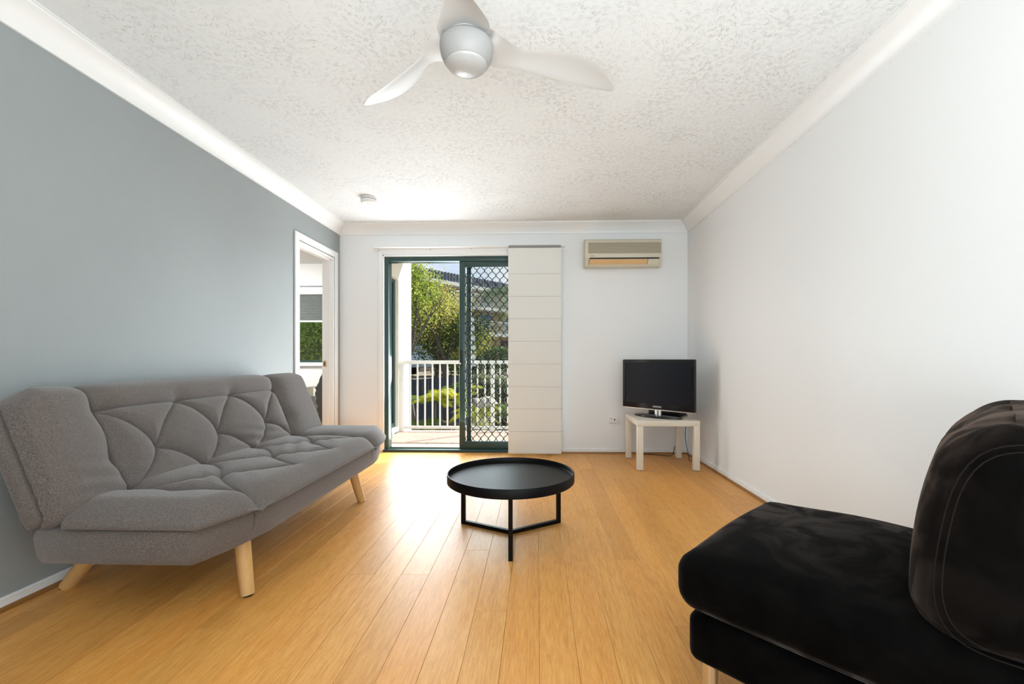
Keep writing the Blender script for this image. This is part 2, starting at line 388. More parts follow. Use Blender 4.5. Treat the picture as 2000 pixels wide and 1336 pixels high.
def plank(x0, x1, y0, y1):
    g = .0009; z = rng.uniform(-.0003, 0)
    b = MB(); c = .0006
    x0 += g / 2; x1 -= g / 2; y0 += g / 2; y1 -= g / 2
    b.add([(x0, y0, -.012), (x1, y0, -.012), (x1, y1, -.012), (x0, y1, -.012), (x0, y0, z - c), (x1, y0, z - c), (x1, y1, z - c), (x0, y1, z - c),
           (x0 + c, y0 + c, z), (x1 - c, y0 + c, z), (x1 - c, y1 - c, z), (x0 + c, y1 - c, z)],
          [(0, 1, 5, 4), (1, 2, 6, 5), (2, 3, 7, 6), (3, 0, 4, 7), (4, 5, 9, 8), (5, 6, 10, 9), (6, 7, 11, 10), (7, 4, 8, 11), (8, 9, 10, 11)])
    obj('plank', b, M['bamboo'], flo)
k = 0; x = -.118 - PWD * 16
while x < XR - .004:
    xa, xb = max(x, XL + .004), min(x + PWD, XR - .004)
    y = -.9 - rng.uniform(0, 1.8)
    while y < YB - .01:
        y1 = min(y + 1.83, YB - .004)
        if xb - xa > .005 and y1 > 0.0: plank(xa, xb, y, y1)
        y = y1 if y1 < YB - .004 else 99
    x += PWD; k += 1
xs = -3.4
while xs < XL + .003:                 # bedroom floor that shows through the doorway
    xb = min(xs + PWD, XL + .003); y = 3.3 + rng.uniform(-.5, .5)
    while y < YE - .01:
        y1 = min(y + 1.83, YE - .003 if xs < XL - .12 else YE - .003)
        if xb > XL - .11: y1 = min(y1, EY1)
        if xb - xs > .01 and y1 - y > .05: plank(xs, xb, y, y1)
        if xb > XL - .11 and y1 >= EY1: break
        y = y1 if y1 < YE - .004 else 99
    xs += PWD

# cornices: coved profile
cprof = [(0, -.108), (.010, -.108), (.010, -.098), (.018, -.083), (.032, -.060), (.052, -.040), (.076, -.024), (.094, -.014), (.094, -.005), (.106, -.005), (.106, 0), (0, 0)]
def cornice(name, side):
    b = MB(); P = []
    for (d, z) in cprof:
        if side == 'left': P.append([(XL + d, YR, H + z), (XL + d, YB - d, H + z)])
        if side == 'right': P.append([(XR - d, YB - d, H + z), (XR - d, YR, H + z)])
        if side == 'back': P.append([(XL + d, YB - d, H + z), (XR - d, YB - d, H + z)])
    b.grid(P); return struct(name, b, M['trim'], smooth=True, angle=35)
cornice('trim_1', 'left'); cornice('trim_2', 'back'); cornice('trim_3', 'right')
# baseboards: white board with a groove and a timber bead along the floor
def skirt(name, bead, pts, nrm):
    (xa, ya), (xb, yb) = pts; nx, ny = nrm
    prof = [(0, .052), (.009, .052), (.011, .048), (.011, .041), (.008, .039), (.011, .037), (.011, .0), (0, 0)]
    b = MB().grid([[(xa + nx * d, ya + ny * d, z) for d, z in prof], [(xb + nx * d, yb + ny * d, z) for d, z in prof]]); struct(name, b, M['trim'], fixn=True)
    prof = [(.011, .017), (.014, .017), (.022, .012), (.025, .004), (.025, 0), (.011, 0)]
    b = MB().grid([[(xa + nx * d, ya + ny * d, z) for d, z in prof], [(xb + nx * d, yb + ny * d, z) for d, z in prof]]); struct(bead, b, M['bead'], fixn=True)
skirt('baseboard_right', 'trim_4', ((XR, YR), (XR, YB)), (-1, 0))
skirt('baseboard_left', 'trim_5', ((XL, YR), (XL, EY0 - .075)), (1, 0))
skirt('baseboard_back', 'trim_6', ((DX1 + .06, YB), (XR - .01, YB)), (0, -1))
skirt('baseboard_corner', 'trim_7', ((XL + .01, YB), (DX0 - .06, YB)), (0, -1))

# bedroom doorway: lining, stop, architrave, strike plate
d1 = struct('door_1', MB().box(XL - .115, XL + .004, EY1 - .022, EY1 + .0, 0, EZ), M['trim'], bevel=.002)
obj('jamb', MB().box(XL - .115, XL + .004, EY0, EY0 + .022, 0, EZ), M['trim'], d1, bevel=.002)
obj('head_lining', MB().box(XL - .115, XL + .004, EY0 + .022, EY1 - .022, EZ - .022, EZ), M['trim'], d1, bevel=.002)
obj('door_stop', MB().box(XL - .06, XL - .03, EY1 - .034, EY1 - .022, 0, EZ - .034).box(XL - .06, XL - .03, EY0 + .034, EY1 - .034, EZ - .034, EZ - .022).box(XL - .06, XL - .03, EY0 + .022, EY0 + .034, 0, EZ - .034), M['trim'], d1)
def arch(y0, y1, zt):
    obj('architrave', MB().box(XL, XL + .016, y0, y1, 0, zt), M['trim'], d1, bevel=.005, seg=3)
arch(EY0 - .068, EY0 - .006, EZ + .07); arch(EY1 + .006, EY1 + .068, EZ + .07)
obj('architrave', MB().box(XL, XL + .016, EY0 - .006, EY1 + .006, EZ + .008, EZ + .07), M['trim'], d1, bevel=.005, seg=3)
sp = obj('strike_plate', MB().box(XL - .105, XL - .07, EY1 - .0245, EY1 - .0225, .925, .985), M['brass'], d1, bevel=.001)
obj('latch_hole', MB().box(XL - .094, XL - .082, EY1 - .0252, EY1 - .0240, .942, .968), M['dark'], sp)

# bedroom window: frame, panes, sill, blind
w1 = struct('window_1', MB().box(BW0, BW1, YE - .004, YE + .05, BZ1 - .03, BZ1).box(BW0, BW1, YE - .004, YE + .05, BZ0, BZ0 + .03).box(BW0, BW0 + .03, YE - .004, YE + .05, BZ0 + .03, BZ1 - .03).box(BW1 - .03, BW1, YE - .004, YE + .05, BZ0 + .03, BZ1 - .03), M['green'])
obj('pane', MB().box(BW0 + .03, BW1 - .03, YE + .02, YE + .026, BZ0 + .03, BZ1 - .03), M['glass_tint'], w1)
obj('sill', MB().box(BW0 - .04, BW1 + .04, YE - .05, YE - .002, BZ0 - .055, BZ0 - .005), M['trim'], w1, bevel=.003)
t = thing('pleated_blind', 'grey pleated blind half drawn over the bedroom window', 'blind', (-3.2, YE - .05, 1.56))
obj('head_rail', MB().box(BW0 + .0, BW1 - .0, YE - .075, YE - .01, 1.975, 2.085), M['trim'], t, bevel=.004)
P = []
for i in range(41):
    z = 1.585 + (1.975 - 1.585) * i / 40; P.append([(BW0 + .01, YE - .045 + (.008 if i % 2 else -.008), z), (BW1 - .01, YE - .045 + (.008 if i % 2 else -.008), z)])
obj('pleated_cloth', MB().grid(P), M['pleat'], t)
obj('bottom_rail', MB().box(BW0 + .01, BW1 - .01, YE - .06, YE - .03, 1.56, 1.585), M['trim'], t, bevel=.003)
struct('baseboard_bedroom', MB().box(-5.6, XL - .11, YE - .012, YE, 0, .07), M['trim'])
# bedroom furniture
t = thing('bedroom_cabinet', 'low grey cabinet by the white wall, seen through the doorway', 'cabinet', (-3.3, 5.8, 0))
obj('body', MB().box(-3.75, -2.97, 5.62, 6.0, .02, .50), M['grey_laminate'], t, bevel=.004)
obj('plinth', MB().box(-3.72, -3.0, 5.65, 5.98, 0, .02), M['dark'], t)
t = thing('storage_box', 'small cream box standing on the grey bedroom cabinet', 'box', (-3.2, 5.8, .5))
obj('box_body', MB().box(-3.4, -3.03, 5.66, 5.94, .50, .615), M['cream'], t, bevel=.006)
obj('lid', MB().box(-3.42, -3.01, 5.64, 5.96, .615, .64), M['plastic_white'], t, bevel=.004)
t = thing('tufted_chair', 'dark tufted leather lounge chair just inside the bedroom doorway', 'chair', (-2.55, 5.45, 0))
b = MB(); P = []
for j in range(13):
    row = []
    for i in range(50):
        z = .06 + .84 * i / 49; ph = (i % 7) / 7; puff = .028 * math.sin(PI * ((z - .06) / .095 % 1)) ** .5
        base = -2.595 - .045 * (1 / (1 + math.exp(-(z - .45) * 14))) + (.42 * max(0, z - .66))
        row.append((base - puff * (1 if z < .66 else .4), 5.25 + .5 * j / 12, z))
    P.append(row)
b.grid(P); b.grid([[(p[0] + .12, p[1], p[2]) for p in r] for r in P[::-1]])
for r in (P[0], P[-1]): b.grid([r, [(p[0] + .12, p[1], p[2]) for p in r]])
obj('backrest', b, M['leather'], t, smooth=True, fixn=True, angle=60)
obj('seat', MB().soft((.28, .25, .07), .04, (0, 0, .02), 8, lambda p: p + Vector((-2.45 + .16, 5.5, .38)) if False else p + Vector((-2.31 - .0, 5.55, .38))) if False else MB().box(-2.54, -2.28, 5.27, 5.73, .30, .42), M['leather'], t, bevel=.03, seg=3)
for yy in (5.29, 5.71): obj('leg', MB().bar((-2.30, yy, 0), (-2.30, yy, .31), .03), M['chrome'], t)
for yy in (5.29, 5.71): obj('leg', MB().bar((-2.50, yy, 0), (-2.50, yy, .1), .03), M['chrome'], t)

# ------------------------------------------------------------------ glass door: green frame, white reveal
dz = DZ - .012
d2 = struct('door_2', MB().box(DX0 + .012, DX0 + .055, YB + .02, YB + .13, .0, dz), M['green'], bevel=.003)
obj('door_head', MB().box(DX0 + .055, DX1 - .02, YB + .02, YB + .13, dz - .05, dz), M['green'], d2, bevel=.003)
obj('door_sill', MB().box(DX0 + .0, DX1, YB - .008, YB + .14, -.01, .028), M['green'], d2, bevel=.003)
obj('jamb', MB().box(DX1 - .06, DX1 - .012, YB + .02, YB + .13, .028, dz - .05), M['green'], d2, bevel=.003)
obj('track_rib', MB().box(DX0 + .055, DX1 - .06, YB + .045, YB + .05, .028, .034), M['green'], d2)
obj('track_rib', MB().box(DX0 + .055, DX1 - .06, YB + .095, YB + .10, .028, .034), M['green'], d2)
obj('reveal', MB().box(DX0, DX0 + .012, YB - .012, YB + .15, .028, DZ), M['trim'], d2)
obj('reveal', MB().box(DX0, DX1, YB - .012, YB + .15, dz, DZ), M['trim'], d2)
obj('architrave', MB().box(DX0 - .05, DX0, YB - .012, YB, 0, DZ + .045), M['trim'], d2, bevel=.004)
obj('architrave', MB().box(DX0, DX1 + .05, YB - .012, YB, DZ, DZ + .045), M['trim'], d2, bevel=.004)
obj('architrave', MB().box(DX1, DX1 + .045, YB - .012, YB, 0, DZ), M['trim'], d2, bevel=.004)
# screen door (inner leaf) with wavy mesh
SX0, SX1 = -.835, .15; SY = YB + .047; zt = dz - .052
t = thing('security_screen_door', 'green framed sliding screen door with black wavy diamond mesh', 'screen door', (SX0, SY, .034))
obj('stile', MB().box(SX0, SX0 + .062, SY - .016, SY + .016, .036, zt), M['green'], t, bevel=.003)
obj('stile', MB().box(SX1 - .062, SX1, SY - .016, SY + .016, .036, zt), M['green'], t, bevel=.003)
obj('rail', MB().box(SX0 + .062, SX1 - .062, SY - .016, SY + .016, zt - .062, zt), M['green'], t, bevel=.003)
obj('rail', MB().box(SX0 + .062, SX1 - .062, SY - .016, SY + .016, .036, .115), M['green'], t, bevel=.003)
def strand_mesh(sign):
    b = MB(); pts = []; z = .115
    while z < zt - .062:
        ph = math.sin(2 * PI * (z - .115) / .104); q = math.copysign(abs(ph) ** .85, ph); pts.append((sign * q * .0196, 0, z)); z += .104 / 12
    pts.append((pts[-1][0], 0, zt - .062)); return b.tube(pts, .0042, 5, False)
ms = {}
x = SX0 + .062 + .0209; i = 0
while x < SX1 - .07:
    s = 1 if i % 2 else -1
    if s not in ms:
        o = obj('strand', strand_mesh(s).xf(lambda p: p + Vector((x, SY, 0))), M['black_strand'], t, smooth=True); ms[s] = (o, x)
    else:
        o = ms[s][0].copy(); o.location = Vector((x - ms[s][1], 0, 0)); C.objects.link(o); o.parent = t
    x += .0417; i += 1
nodes = MB(); nx = SX0 + .062 + .0417
hd = obj('handle', MB().box(SX0 + .004, SX0 + .03, SY - .045, SY - .016, .93, 1.10), M['black_metal'], t, bevel=.004)
obj('lock_cylinder', MB().tube([(SX0 + .017, SY - .05, .955), (SX0 + .017, SY - .044, .955)], .008, 12), M['chrome'], hd)
# glass leaf behind
GY = YB + .098; GX0, GX1 = -.775, .15
t = thing('sliding_glass_door', 'green framed sliding glass leaf behind the mesh screen', 'glass door', (GX0, GY, .034))
obj('stile', MB().box(GX0 + .012, GX0 + .06, GY - .016, GY + .016, .036, zt), M['green'], t, bevel=.003)
obj('stile', MB().box(GX1 - .05, GX1, GY - .016, GY + .016, .036, zt), M['green'], t, bevel=.003)
obj('rail', MB().box(GX0 + .06, GX1 - .05, GY - .016, GY + .016, zt - .05, zt), M['green'], t, bevel=.003)
obj('rail', MB().box(GX0 + .06, GX1 - .05, GY - .016, GY + .016, .036, .10), M['green'], t, bevel=.003)
obj('pane', MB().box(GX0 + .06, GX1 - .05, GY - .003, GY + .003, .10, zt - .05), M['glass'], t)
# curtain track and panel blind
t = thing('curtain_track', 'white curtain track above the balcony door', 'curtain track', (-.7, YB - .03, 2.2))
obj('rail', MB().box(-1.75, .30, YB - .075, YB - .012, 2.192, 2.207).box(-1.75, .30, YB - .014, YB - .0005, 2.165, 2.207), M['trim'], t, bevel=.002)
for xx in (-1.70, -1.14, -.70):
    br = obj('bracket', MB().box(xx - .011, xx + .011, YB - .022, YB - .014, 2.170, 2.192), M['plastic_white'], t, bevel=.001)
    obj('screw', MB().tube([(xx, YB - .0245, 2.181), (xx, YB - .022, 2.181)], .0035, 8), M['dark'], br)
BY = 4.615; bx0, bx1 = -.296, .257
t = thing('panel_blind', 'stacked cream panel blind hanging right of the balcony door', 'blind', (0, BY, .02))
seams = [2.165, 1.892, 1.658, 1.425, 1.190, .953, .716, .484, .248, .035]
for i in range(9):
    za, zb = seams[i + 1], seams[i]; P = []
    for r in range(7):
        z = za + .0015 + (zb - za - .003) * r / 6; row = []
        for c in range(25):
            xx = bx0 + (bx1 - bx0) * c / 24
            wav = .0035 * math.sin(c * .9) * max(0, (z - 2.02) / .14) + .0012 * math.sin(xx * 9 + i)
            row.append((xx, BY + wav + .0022 * math.sin(PI * r / 6), z))
        P.append(row)
    b = MB().grid(P); Q = [[(p[0], p[1] + .004, p[2]) for p in r] for r in P[::-1]]; b.grid(Q)
    for e in (0, -1): b.grid([P[e], [(p[0], p[1] + .004, p[2]) for p in P[e]]])
    for e in (0, -1): b.grid([[r[e] for r in P], [(r[e][0], r[e][1] + .004, r[e][2]) for r in P]])
    obj('cloth_section', b, M['blind'], t, smooth=True, fixn=True, angle=50)
for z in seams[1:-1]: obj('batten', MB().box(bx0 + .002, bx1 - .002, BY - .0012, BY + .005, z - .0014, z + .0014), M['grey_seam'], t)
obj('bottom_bar', MB().box(bx0, bx1, BY - .003, BY + .008, .018, .036), M['blind'], t, bevel=.002)
obj('top_carrier', MB().box(bx0 + .004, bx1 - .004, BY - .004, BY + .012, 2.167, 2.19), M['grey_laminate'], t)
obj('rear_panel', MB().box(bx0 + .01, bx1 + .006, BY + .03, BY + .034, .03, 2.165), M['blind'], t)
for z in (.25, .484): obj('batten_end', MB().box(bx1 + .006, bx1 + .012, BY + .029, BY + .035, z - .004, z + .004), M['grey_laminate'], t)

# ------------------------------------------------------------------ balcony
bal = struct('balcony_floor', MB().box(XB, 2.4, YO - .028, 6.34, -.25, -.03), M['grout'])
y = YO + .0
ys = [YO - .02, 5.20, 5.50, 5.80, 6.10, 6.335]
for j in range(5):
    x = XB + .002
    while x < 1.55:
        x1 = min(x + .30, 2.39); obj('tile', MB().box(x + .003, x1 - .003, ys[j] + .003, ys[j + 1] - .003, -.03, -.018), M['tile'], bal, bevel=.0015, seg=1); x = x1
struct('balcony_ceiling', MB().box(XB, 2.4, YO, 6.42, H - .0, H + .2), M['soffit'])
w2 = struct('window_2', MB().box(XB - .09, XB - .045, SW1 - .05, SW1, SZ0, SZ1).box(XB - .09, XB - .045, SW0, SW0 + .05, SZ0, SZ1).box(XB - .09, XB - .045, SW0 + .05, SW1 - .05, SZ1 - .05, SZ1).box(XB - .09, XB - .045, SW0 + .05, SW1 - .05, SZ0, SZ0 + .06), M['green'])
obj('pane', MB().box(XB - .07, XB - .064, SW0 + .05, SW1 - .05, SZ0 + .06, SZ1 - .05), M['glass_tint'], w2)
obj('mullion', MB().box(XB - .088, XB - .047, 5.62, 5.66, SZ0 + .06, SZ1 - .05), M['green'], w2)
t = thing('balcony_railing', 'white balcony railing with thin vertical balusters', 'railing', (0, 6.22, 0))
RY = 6.22
obj('top_rail', MB().box(XB, 2.3, RY - .03, RY + .03, .935, .985), M['white_ext'], t, bevel=.006)
obj('bottom_rail', MB().box(XB + .002, 2.3, RY - .016, RY + .016, .02, .06), M['white_ext'], t, bevel=.003)
bx = XB + .055 + .098; tmpl = None
for k in range(36):
    xx = XB + .14 + .1065 * k
    if xx > 2.2: break
    if k in (11, 24):
        obj('post', MB().box(xx - .026, xx + .026, RY - .02, RY + .02, -.018, .935), M['white_ext'], t, bevel=.003); continue
    if tmpl is None: tmpl = obj('baluster', MB().box(xx - .0105, xx + .0105, RY - .008, RY + .008, .06, .935), M['white_ext'], t, bevel=.002); x0_ = xx
    else:
        o = tmpl.copy(); o.location.x = xx - x0_; C.objects.link(o); o.parent = t
obj('post', MB().box(XB + .0, XB + .055, RY - .02, RY + .02, -.018, .935), M['white_ext'], t, bevel=.003)
t = thing('drain_cap', 'small white fitting on the tiles at the foot of the side window', 'fitting', (-1.86, 5.75, -.018))
obj('base', MB().box(-1.925, -1.86, 5.69, 5.75, -.018, .03), M['plastic_white'], t, bevel=.006); obj('cap', MB().tube([(-1.88, 5.72, .03), (-1.88, 5.72, .055)], .014, 12), M['plastic_white'], t)

# ------------------------------------------------------------------ outdoors
def gz(x, y): return -1.3 + 1.5 * min(1, max(0, (y - 8) / 5.5)) + .08 * math.sin(x * 1.3 + y)
P = [[(-30 + 1.6 * i, 6.45 + .9 * j ** 1.25, gz(-30 + 1.6 * i, 6.45 + .9 * j ** 1.25)) for i in range(41)] for j in range(34)]
struct('ground', MB().grid(P), M['soil'], smooth=True, fixn=True)
def branches(b, p, d, ln, r, depth, rg, tips, spread=.55, up=.15):
    pts = [p]; rs = [r]; q = Vector(p); dd = Vector(d).normalized()
    for i in range(4):
        dd = (dd + Vector((rg.uniform(-.16, .16), rg.uniform(-.16, .16), rg.uniform(-.05, .12)))).normalized(); q = q + dd * ln / 4; pts.append(q.copy()); rs.append(r * (1 - .11 * (i + 1)))
    b.tube(pts, rs, 6 if depth > 1 else 4, False)
    if depth <= 2: tips.append((q.copy(), depth)); tips.append((pts[2], depth))
    if depth == 0: return
    for k in range(3 if depth > 1 else 3):
        a = rg.uniform(0, 2 * PI); nd = (dd + Vector((math.cos(a), math.sin(a), rg.uniform(-.2, .5))) * spread + Vector((0, 0, up))).normalized()
        branches(b, pts[rg.choice((2, 3, 4))] if k else q, nd, ln * rg.uniform(.62, .8), r * .58, depth - 1, rg, tips, spread, up)
def leaves(b, c, rad, n, size, rg):
    for _ in range(n):
        v = Vector((rg.gauss(0, 1), rg.gauss(0, 1), rg.gauss(0, .8))); p = c + v * rad * .5
        a = Vector((rg.uniform(-1, 1), rg.uniform(-1, 1), rg.uniform(-.8, .5))).normalized(); u = a.cross(Vector((rg.uniform(-1, 1), rg.uniform(-1, 1), rg.uniform(-1, 1)))).normalized()
        s = size * rg.uniform(.6, 1.3); w = a.cross(u)
        b.add([p, p + a * s * .5 + u * s * .26 + w * s * .08, p + a * s, p + a * s * .5 - u * s * .26 + w * s * .08], [(0, 1, 2, 3)])
def tree(name, label, cat, x, y, h, depth, nl, size, rad, lm, seed, r=.09, spread=.55, up=.15, lean=(0, 0), group=None, filt=None):
    z0 = gz(x, y) - .05; t = thing(name, label, cat, (x, y, z0), group); rg = random.Random(seed); tb = MB(); tips = []
    branches(tb, Vector((x, y, z0)), Vector((lean[0], lean[1], 1)), h, r, depth, rg, tips, spread, up)
    obj('trunk', tb, M['bark'], t, smooth=True)
    lb = MB()
    for c, d in tips:
        if filt and not filt(c): continue
        leaves(lb, c, rad, nl, size, rg)
    o = obj('foliage', lb, lm, t); stuff(o); return t
gt = 'trees in the garden beyond the balcony'
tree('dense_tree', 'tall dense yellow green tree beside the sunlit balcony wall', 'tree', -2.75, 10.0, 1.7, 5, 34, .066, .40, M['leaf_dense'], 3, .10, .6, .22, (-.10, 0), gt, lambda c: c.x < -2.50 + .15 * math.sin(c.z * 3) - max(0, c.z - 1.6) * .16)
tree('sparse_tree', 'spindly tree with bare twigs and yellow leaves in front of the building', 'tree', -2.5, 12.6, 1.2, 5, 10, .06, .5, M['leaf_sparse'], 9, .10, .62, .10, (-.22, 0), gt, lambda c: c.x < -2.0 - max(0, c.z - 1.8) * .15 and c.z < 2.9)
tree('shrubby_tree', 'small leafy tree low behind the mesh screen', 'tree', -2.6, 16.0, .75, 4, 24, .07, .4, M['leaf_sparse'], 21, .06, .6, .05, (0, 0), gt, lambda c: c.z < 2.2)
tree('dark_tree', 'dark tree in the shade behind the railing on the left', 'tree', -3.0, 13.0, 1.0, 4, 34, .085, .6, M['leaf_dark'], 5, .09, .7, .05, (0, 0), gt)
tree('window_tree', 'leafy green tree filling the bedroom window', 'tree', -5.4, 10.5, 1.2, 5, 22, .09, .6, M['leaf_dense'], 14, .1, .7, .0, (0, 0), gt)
tree('window_tree', 'farther leafy tree behind the one in the bedroom window', 'tree', -6.8, 12.8, 1.6, 5, 14, .11, .6, M['leaf_dense'], 15, .1, .7, .0, (0, 0), gt)
def hedge(name, label, x0, x1, y0, y1, z0, z1, n, size, lm, seed):
    t = thing(name, label, 'hedge', ((x0 + x1) / 2, (y0 + y1) / 2, z0)); rg = random.Random(seed); b = MB()
    for _ in range(n):
        p = Vector((rg.uniform(x0, x1), rg.uniform(y0, y1), z0 + (z1 - z0) * rg.random() ** .6)); p.z += .08 * math.sin(p.x * 3)
        a = Vector((rg.uniform(-1, 1), rg.uniform(-1, .4), rg.uniform(-.2, 1))).normalized(); u = a.cross(Vector((rg.uniform(-1, 1), rg.uniform(-1, 1), .3))).normalized(); s = size * rg.uniform(.6, 1.3)
        b.add([p, p + a * s * .5 + u * s * .3, p + a * s, p + a * s * .5 - u * s * .3], [(0, 1, 2, 3)])
    stuff(obj('foliage', b, lm, t)); st = MB(); k = x0 + .2
    while k < x1: st.bar((k, (y0 + y1) / 2, z0 - .1), (k + .03, (y0 + y1) / 2, z1 - .2), .04); k += .5
    stuff(obj('stem', st, M['bark'], t))
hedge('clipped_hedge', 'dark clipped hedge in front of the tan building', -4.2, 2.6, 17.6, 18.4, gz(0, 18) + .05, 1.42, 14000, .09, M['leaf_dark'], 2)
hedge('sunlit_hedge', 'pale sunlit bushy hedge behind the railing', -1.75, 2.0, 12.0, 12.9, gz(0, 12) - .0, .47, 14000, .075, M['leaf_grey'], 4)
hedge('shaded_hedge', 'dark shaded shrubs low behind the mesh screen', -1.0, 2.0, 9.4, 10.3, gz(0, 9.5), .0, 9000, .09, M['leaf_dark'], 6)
# palms
def frond(b, p, d, ln, droop, rg, nleaf=38, wl=.42):
    pts = []; q = Vector(p); dd = Vector(d).normalized()
    for i in range(13): pts.append(q.copy()); dd = (dd + Vector((0, 0, -droop / 12))).normalized(); q = q + dd * ln / 12
    b.tube(pts, [.012 * (1 - i / 14) + .002 for i in range(13)], 4, False)
    for k in range(nleaf):
        f = .12 + .86 * k / nleaf; i = min(11, int(f * 12)); c = pts[i].lerp(pts[i + 1], f * 12 - i); tt = (pts[i + 1] - pts[i]).normalized()
        sd = tt.cross(Vector((0, 0, 1))).normalized(); l = ln * wl * math.sin(PI * (.15 + .8 * f)) * rg.uniform(.85, 1.1)
        for s in (-1, 1):
            a = (tt * .7 + sd * s * .8 + Vector((0, 0, -.25))).normalized(); e = c + a * l + Vector((0, 0, -.12 * l)); w = .008
            mid = c + a * l * .5; b.add([c, mid + tt * w, e, mid - tt * w], [(0, 1, 2, 3)])
def palm(name, label, x, y, zc, n, ln, droop, lm, seed, trunk_r=.05, group=None, stems=1):
    z0 = gz(x, y); t = thing(name, label, 'palm', (x, y, z0 - .05), group); rg = random.Random(seed)
    tb = MB(); c = []
    for s in range(stems):
        ox, oy = (rg.uniform(-.2, .2), rg.uniform(-.15, .15)) if stems > 1 else (0, 0)
        top = Vector((x + ox, y + oy, zc - rg.uniform(0, .25) * (stems > 1))); tb.tube([(x + ox * .4, y + oy * .4, z0 - .05), tuple((Vector((x + ox * .4, y + oy * .4, z0)) + top) / 2), tuple(top)], [trunk_r, trunk_r * .85, trunk_r * .7], 8); c.append(top)
    obj('trunk', tb, M['bark'], t, smooth=True)
    for k in range(n):
        p = c[k % stems]; a = 2 * PI * k / n * 1.0 + rg.uniform(-.2, .2); el = rg.uniform(.3, 1.5)
        b = MB(); frond(b, p, (math.cos(a), math.sin(a), el), ln * rg.uniform(.8, 1.1), droop, rg); obj('frond', b, lm, t)
palm('garden_palm', 'bright yellow green palm clump right behind the railing', -1.60, 8.3, .30, 18, .58, 1.4, M['palm_yellow'], 31, .03, None, 3)
palm('garden_palm', 'low green palm at the foot of the sunlit wall', -2.0, 7.7, -.20, 12, .62, 1.5, M['palm_green'], 32, .03)
palm('garden_palm', 'yellow green palm half hidden behind the door stile', -1.1, 8.0, .0, 12, .6, 1.5, M['palm_yellow'], 33, .03)
palm('garden_palm', 'small upright palm between the low palm and the yellow clump', -2.05, 8.9, .15, 9, .6, .6, M['palm_green'], 35, .025)
palm('tall_palm', 'tall dark palm in front of the tan building', -.72, 13.2, 2.85, 20, 1.25, 2.0, M['leaf_dark'], 34, .12)
# sandstone rocks in the bed
for i, (x, y, s, lb) in enumerate(((-2.2, 12.1, .36, 'pale rock left of the yellow palm clump'), (-1.35, 11.3, .30, 'pale rock behind the yellow palm clump'), (-2.6, 11.4, .22, 'smallest pale rock, nearest the dark fence'))):
    rg = random.Random(40 + i); b = MB().soft((s, s * .6, s * .45), s * .3, (.04, .04, .04), 6, lambda p: p + Vector((math.sin(p.y * 21) * .02, math.cos(p.x * 17) * .02, math.sin(p.x * 13 + p.y * 9) * .03)) + Vector((x, y, gz(x, y) + s * .9)))
    b.box(x - s * .5, x + s * .5, y - s * .3, y + s * .3, gz(x, y) - .1, gz(x, y) + s * .6)
    tag(obj('garden_rock', b, M['rock'], None, smooth=True, angle=60), lb, 'rock', 'rocks in the garden bed')
# dark paling fence
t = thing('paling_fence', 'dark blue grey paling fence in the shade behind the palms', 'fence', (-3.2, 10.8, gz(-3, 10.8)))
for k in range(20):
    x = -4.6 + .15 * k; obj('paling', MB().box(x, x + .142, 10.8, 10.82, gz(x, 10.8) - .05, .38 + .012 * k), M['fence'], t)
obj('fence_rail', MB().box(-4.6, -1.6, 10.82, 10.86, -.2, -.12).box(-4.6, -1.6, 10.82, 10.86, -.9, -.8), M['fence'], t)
# parked car far behind the trees
cx, cy, cz = -4.6, 20.5, gz(-4.6, 20.5)
t = thing('parked_car', 'pale blue car mostly hidden behind the trees', 'car', (cx, cy, cz))
side = [(-2.1, .35), (-2.1, .75), (-1.35, .9), (-.8, 1.42), (.7, 1.45), (1.45, .95), (2.1, .82), (2.15, .35)]
b = MB(); n = len(side); b.add([(cx + a, cy + w, cz + z) for w in (-.8, .8) for a, z in side], [tuple(range(n)), tuple(range(2 * n - 1, n - 1, -1))] + [(i, i + n, (i + 1) % n + n, (i + 1) % n) for i in range(n)])
obj('body', b, M['car'], t, bevel=.08, seg=3, fixn=True)
obj('windscreen', MB().add([(cx - 1.3, cy - .65, cz + .95), (cx - 1.3, cy + .65, cz + .95), (cx - .85, cy + .6, cz + 1.40), (cx - .85, cy - .6, cz + 1.40)], [(0, 1, 2, 3)]).xf(lambda p: p + Vector((-.02, 0, .03))), M['bldg_win'], t)
for wx in (-1.35, 1.35):
    for wy in (-.82, .62): obj('wheel', MB().tube([(cx + wx, cy + wy, cz + .33), (cx + wx, cy + wy + .2, cz + .33)], .33, 20), M['dark'], t)
# tan apartment building
A0 = Vector((-7.2, 30.0, 0)); du = Vector((.625, .78, 0)); dn = Vector((.78, -.625, 0))
def bp(u, w, z): return A0 + du * u + dn * w + Vector((0, 0, z))      # u along the wall, w towards the balcony
def bbox(u0, u1, w0, w1, z0, z1): return MB().box(u0, u1, w0, w1, z0, z1).xf(lambda p: bp(p.x, p.y, p.z))
t = thing('apartment_building', 'tan three storey apartment block with blue grey metal roof', 'building', tuple(bp(4, 0, 0)))
obj('wall', bbox(-14, 26, -8, 0, -.2, 6.12), M['bldg'], t)
rf = obj('roof', bbox(-14.6, 26.6, -8.4, .75, 6.35, 6.95), M['roof_metal'], t)
rb = MB()
for k in range(150): u = -14.5 + .27 * k; rb.add([tuple(p) for p in bbox(u, u + .06, .75, .80, 6.35, 6.97).v], [(0, 3, 2, 1), (4, 5, 6, 7), (0, 1, 5, 4), (1, 2, 6, 5), (2, 3, 7, 6), (3, 0, 4, 7)])
obj('roof_rib', rb, mat('roof rib', (.05, .06, .08), .5), rf)
obj('gutter', bbox(-14.6, 26.6, .0, .9, 6.10, 6.35), M['bldg_slab'], t)
for z, w in ((4.85, 1.1), (2.95, 1.1)): obj('balcony_slab', bbox(1.2, 9.5, 0, w, z - .22, z), M['bldg_slab'], t)
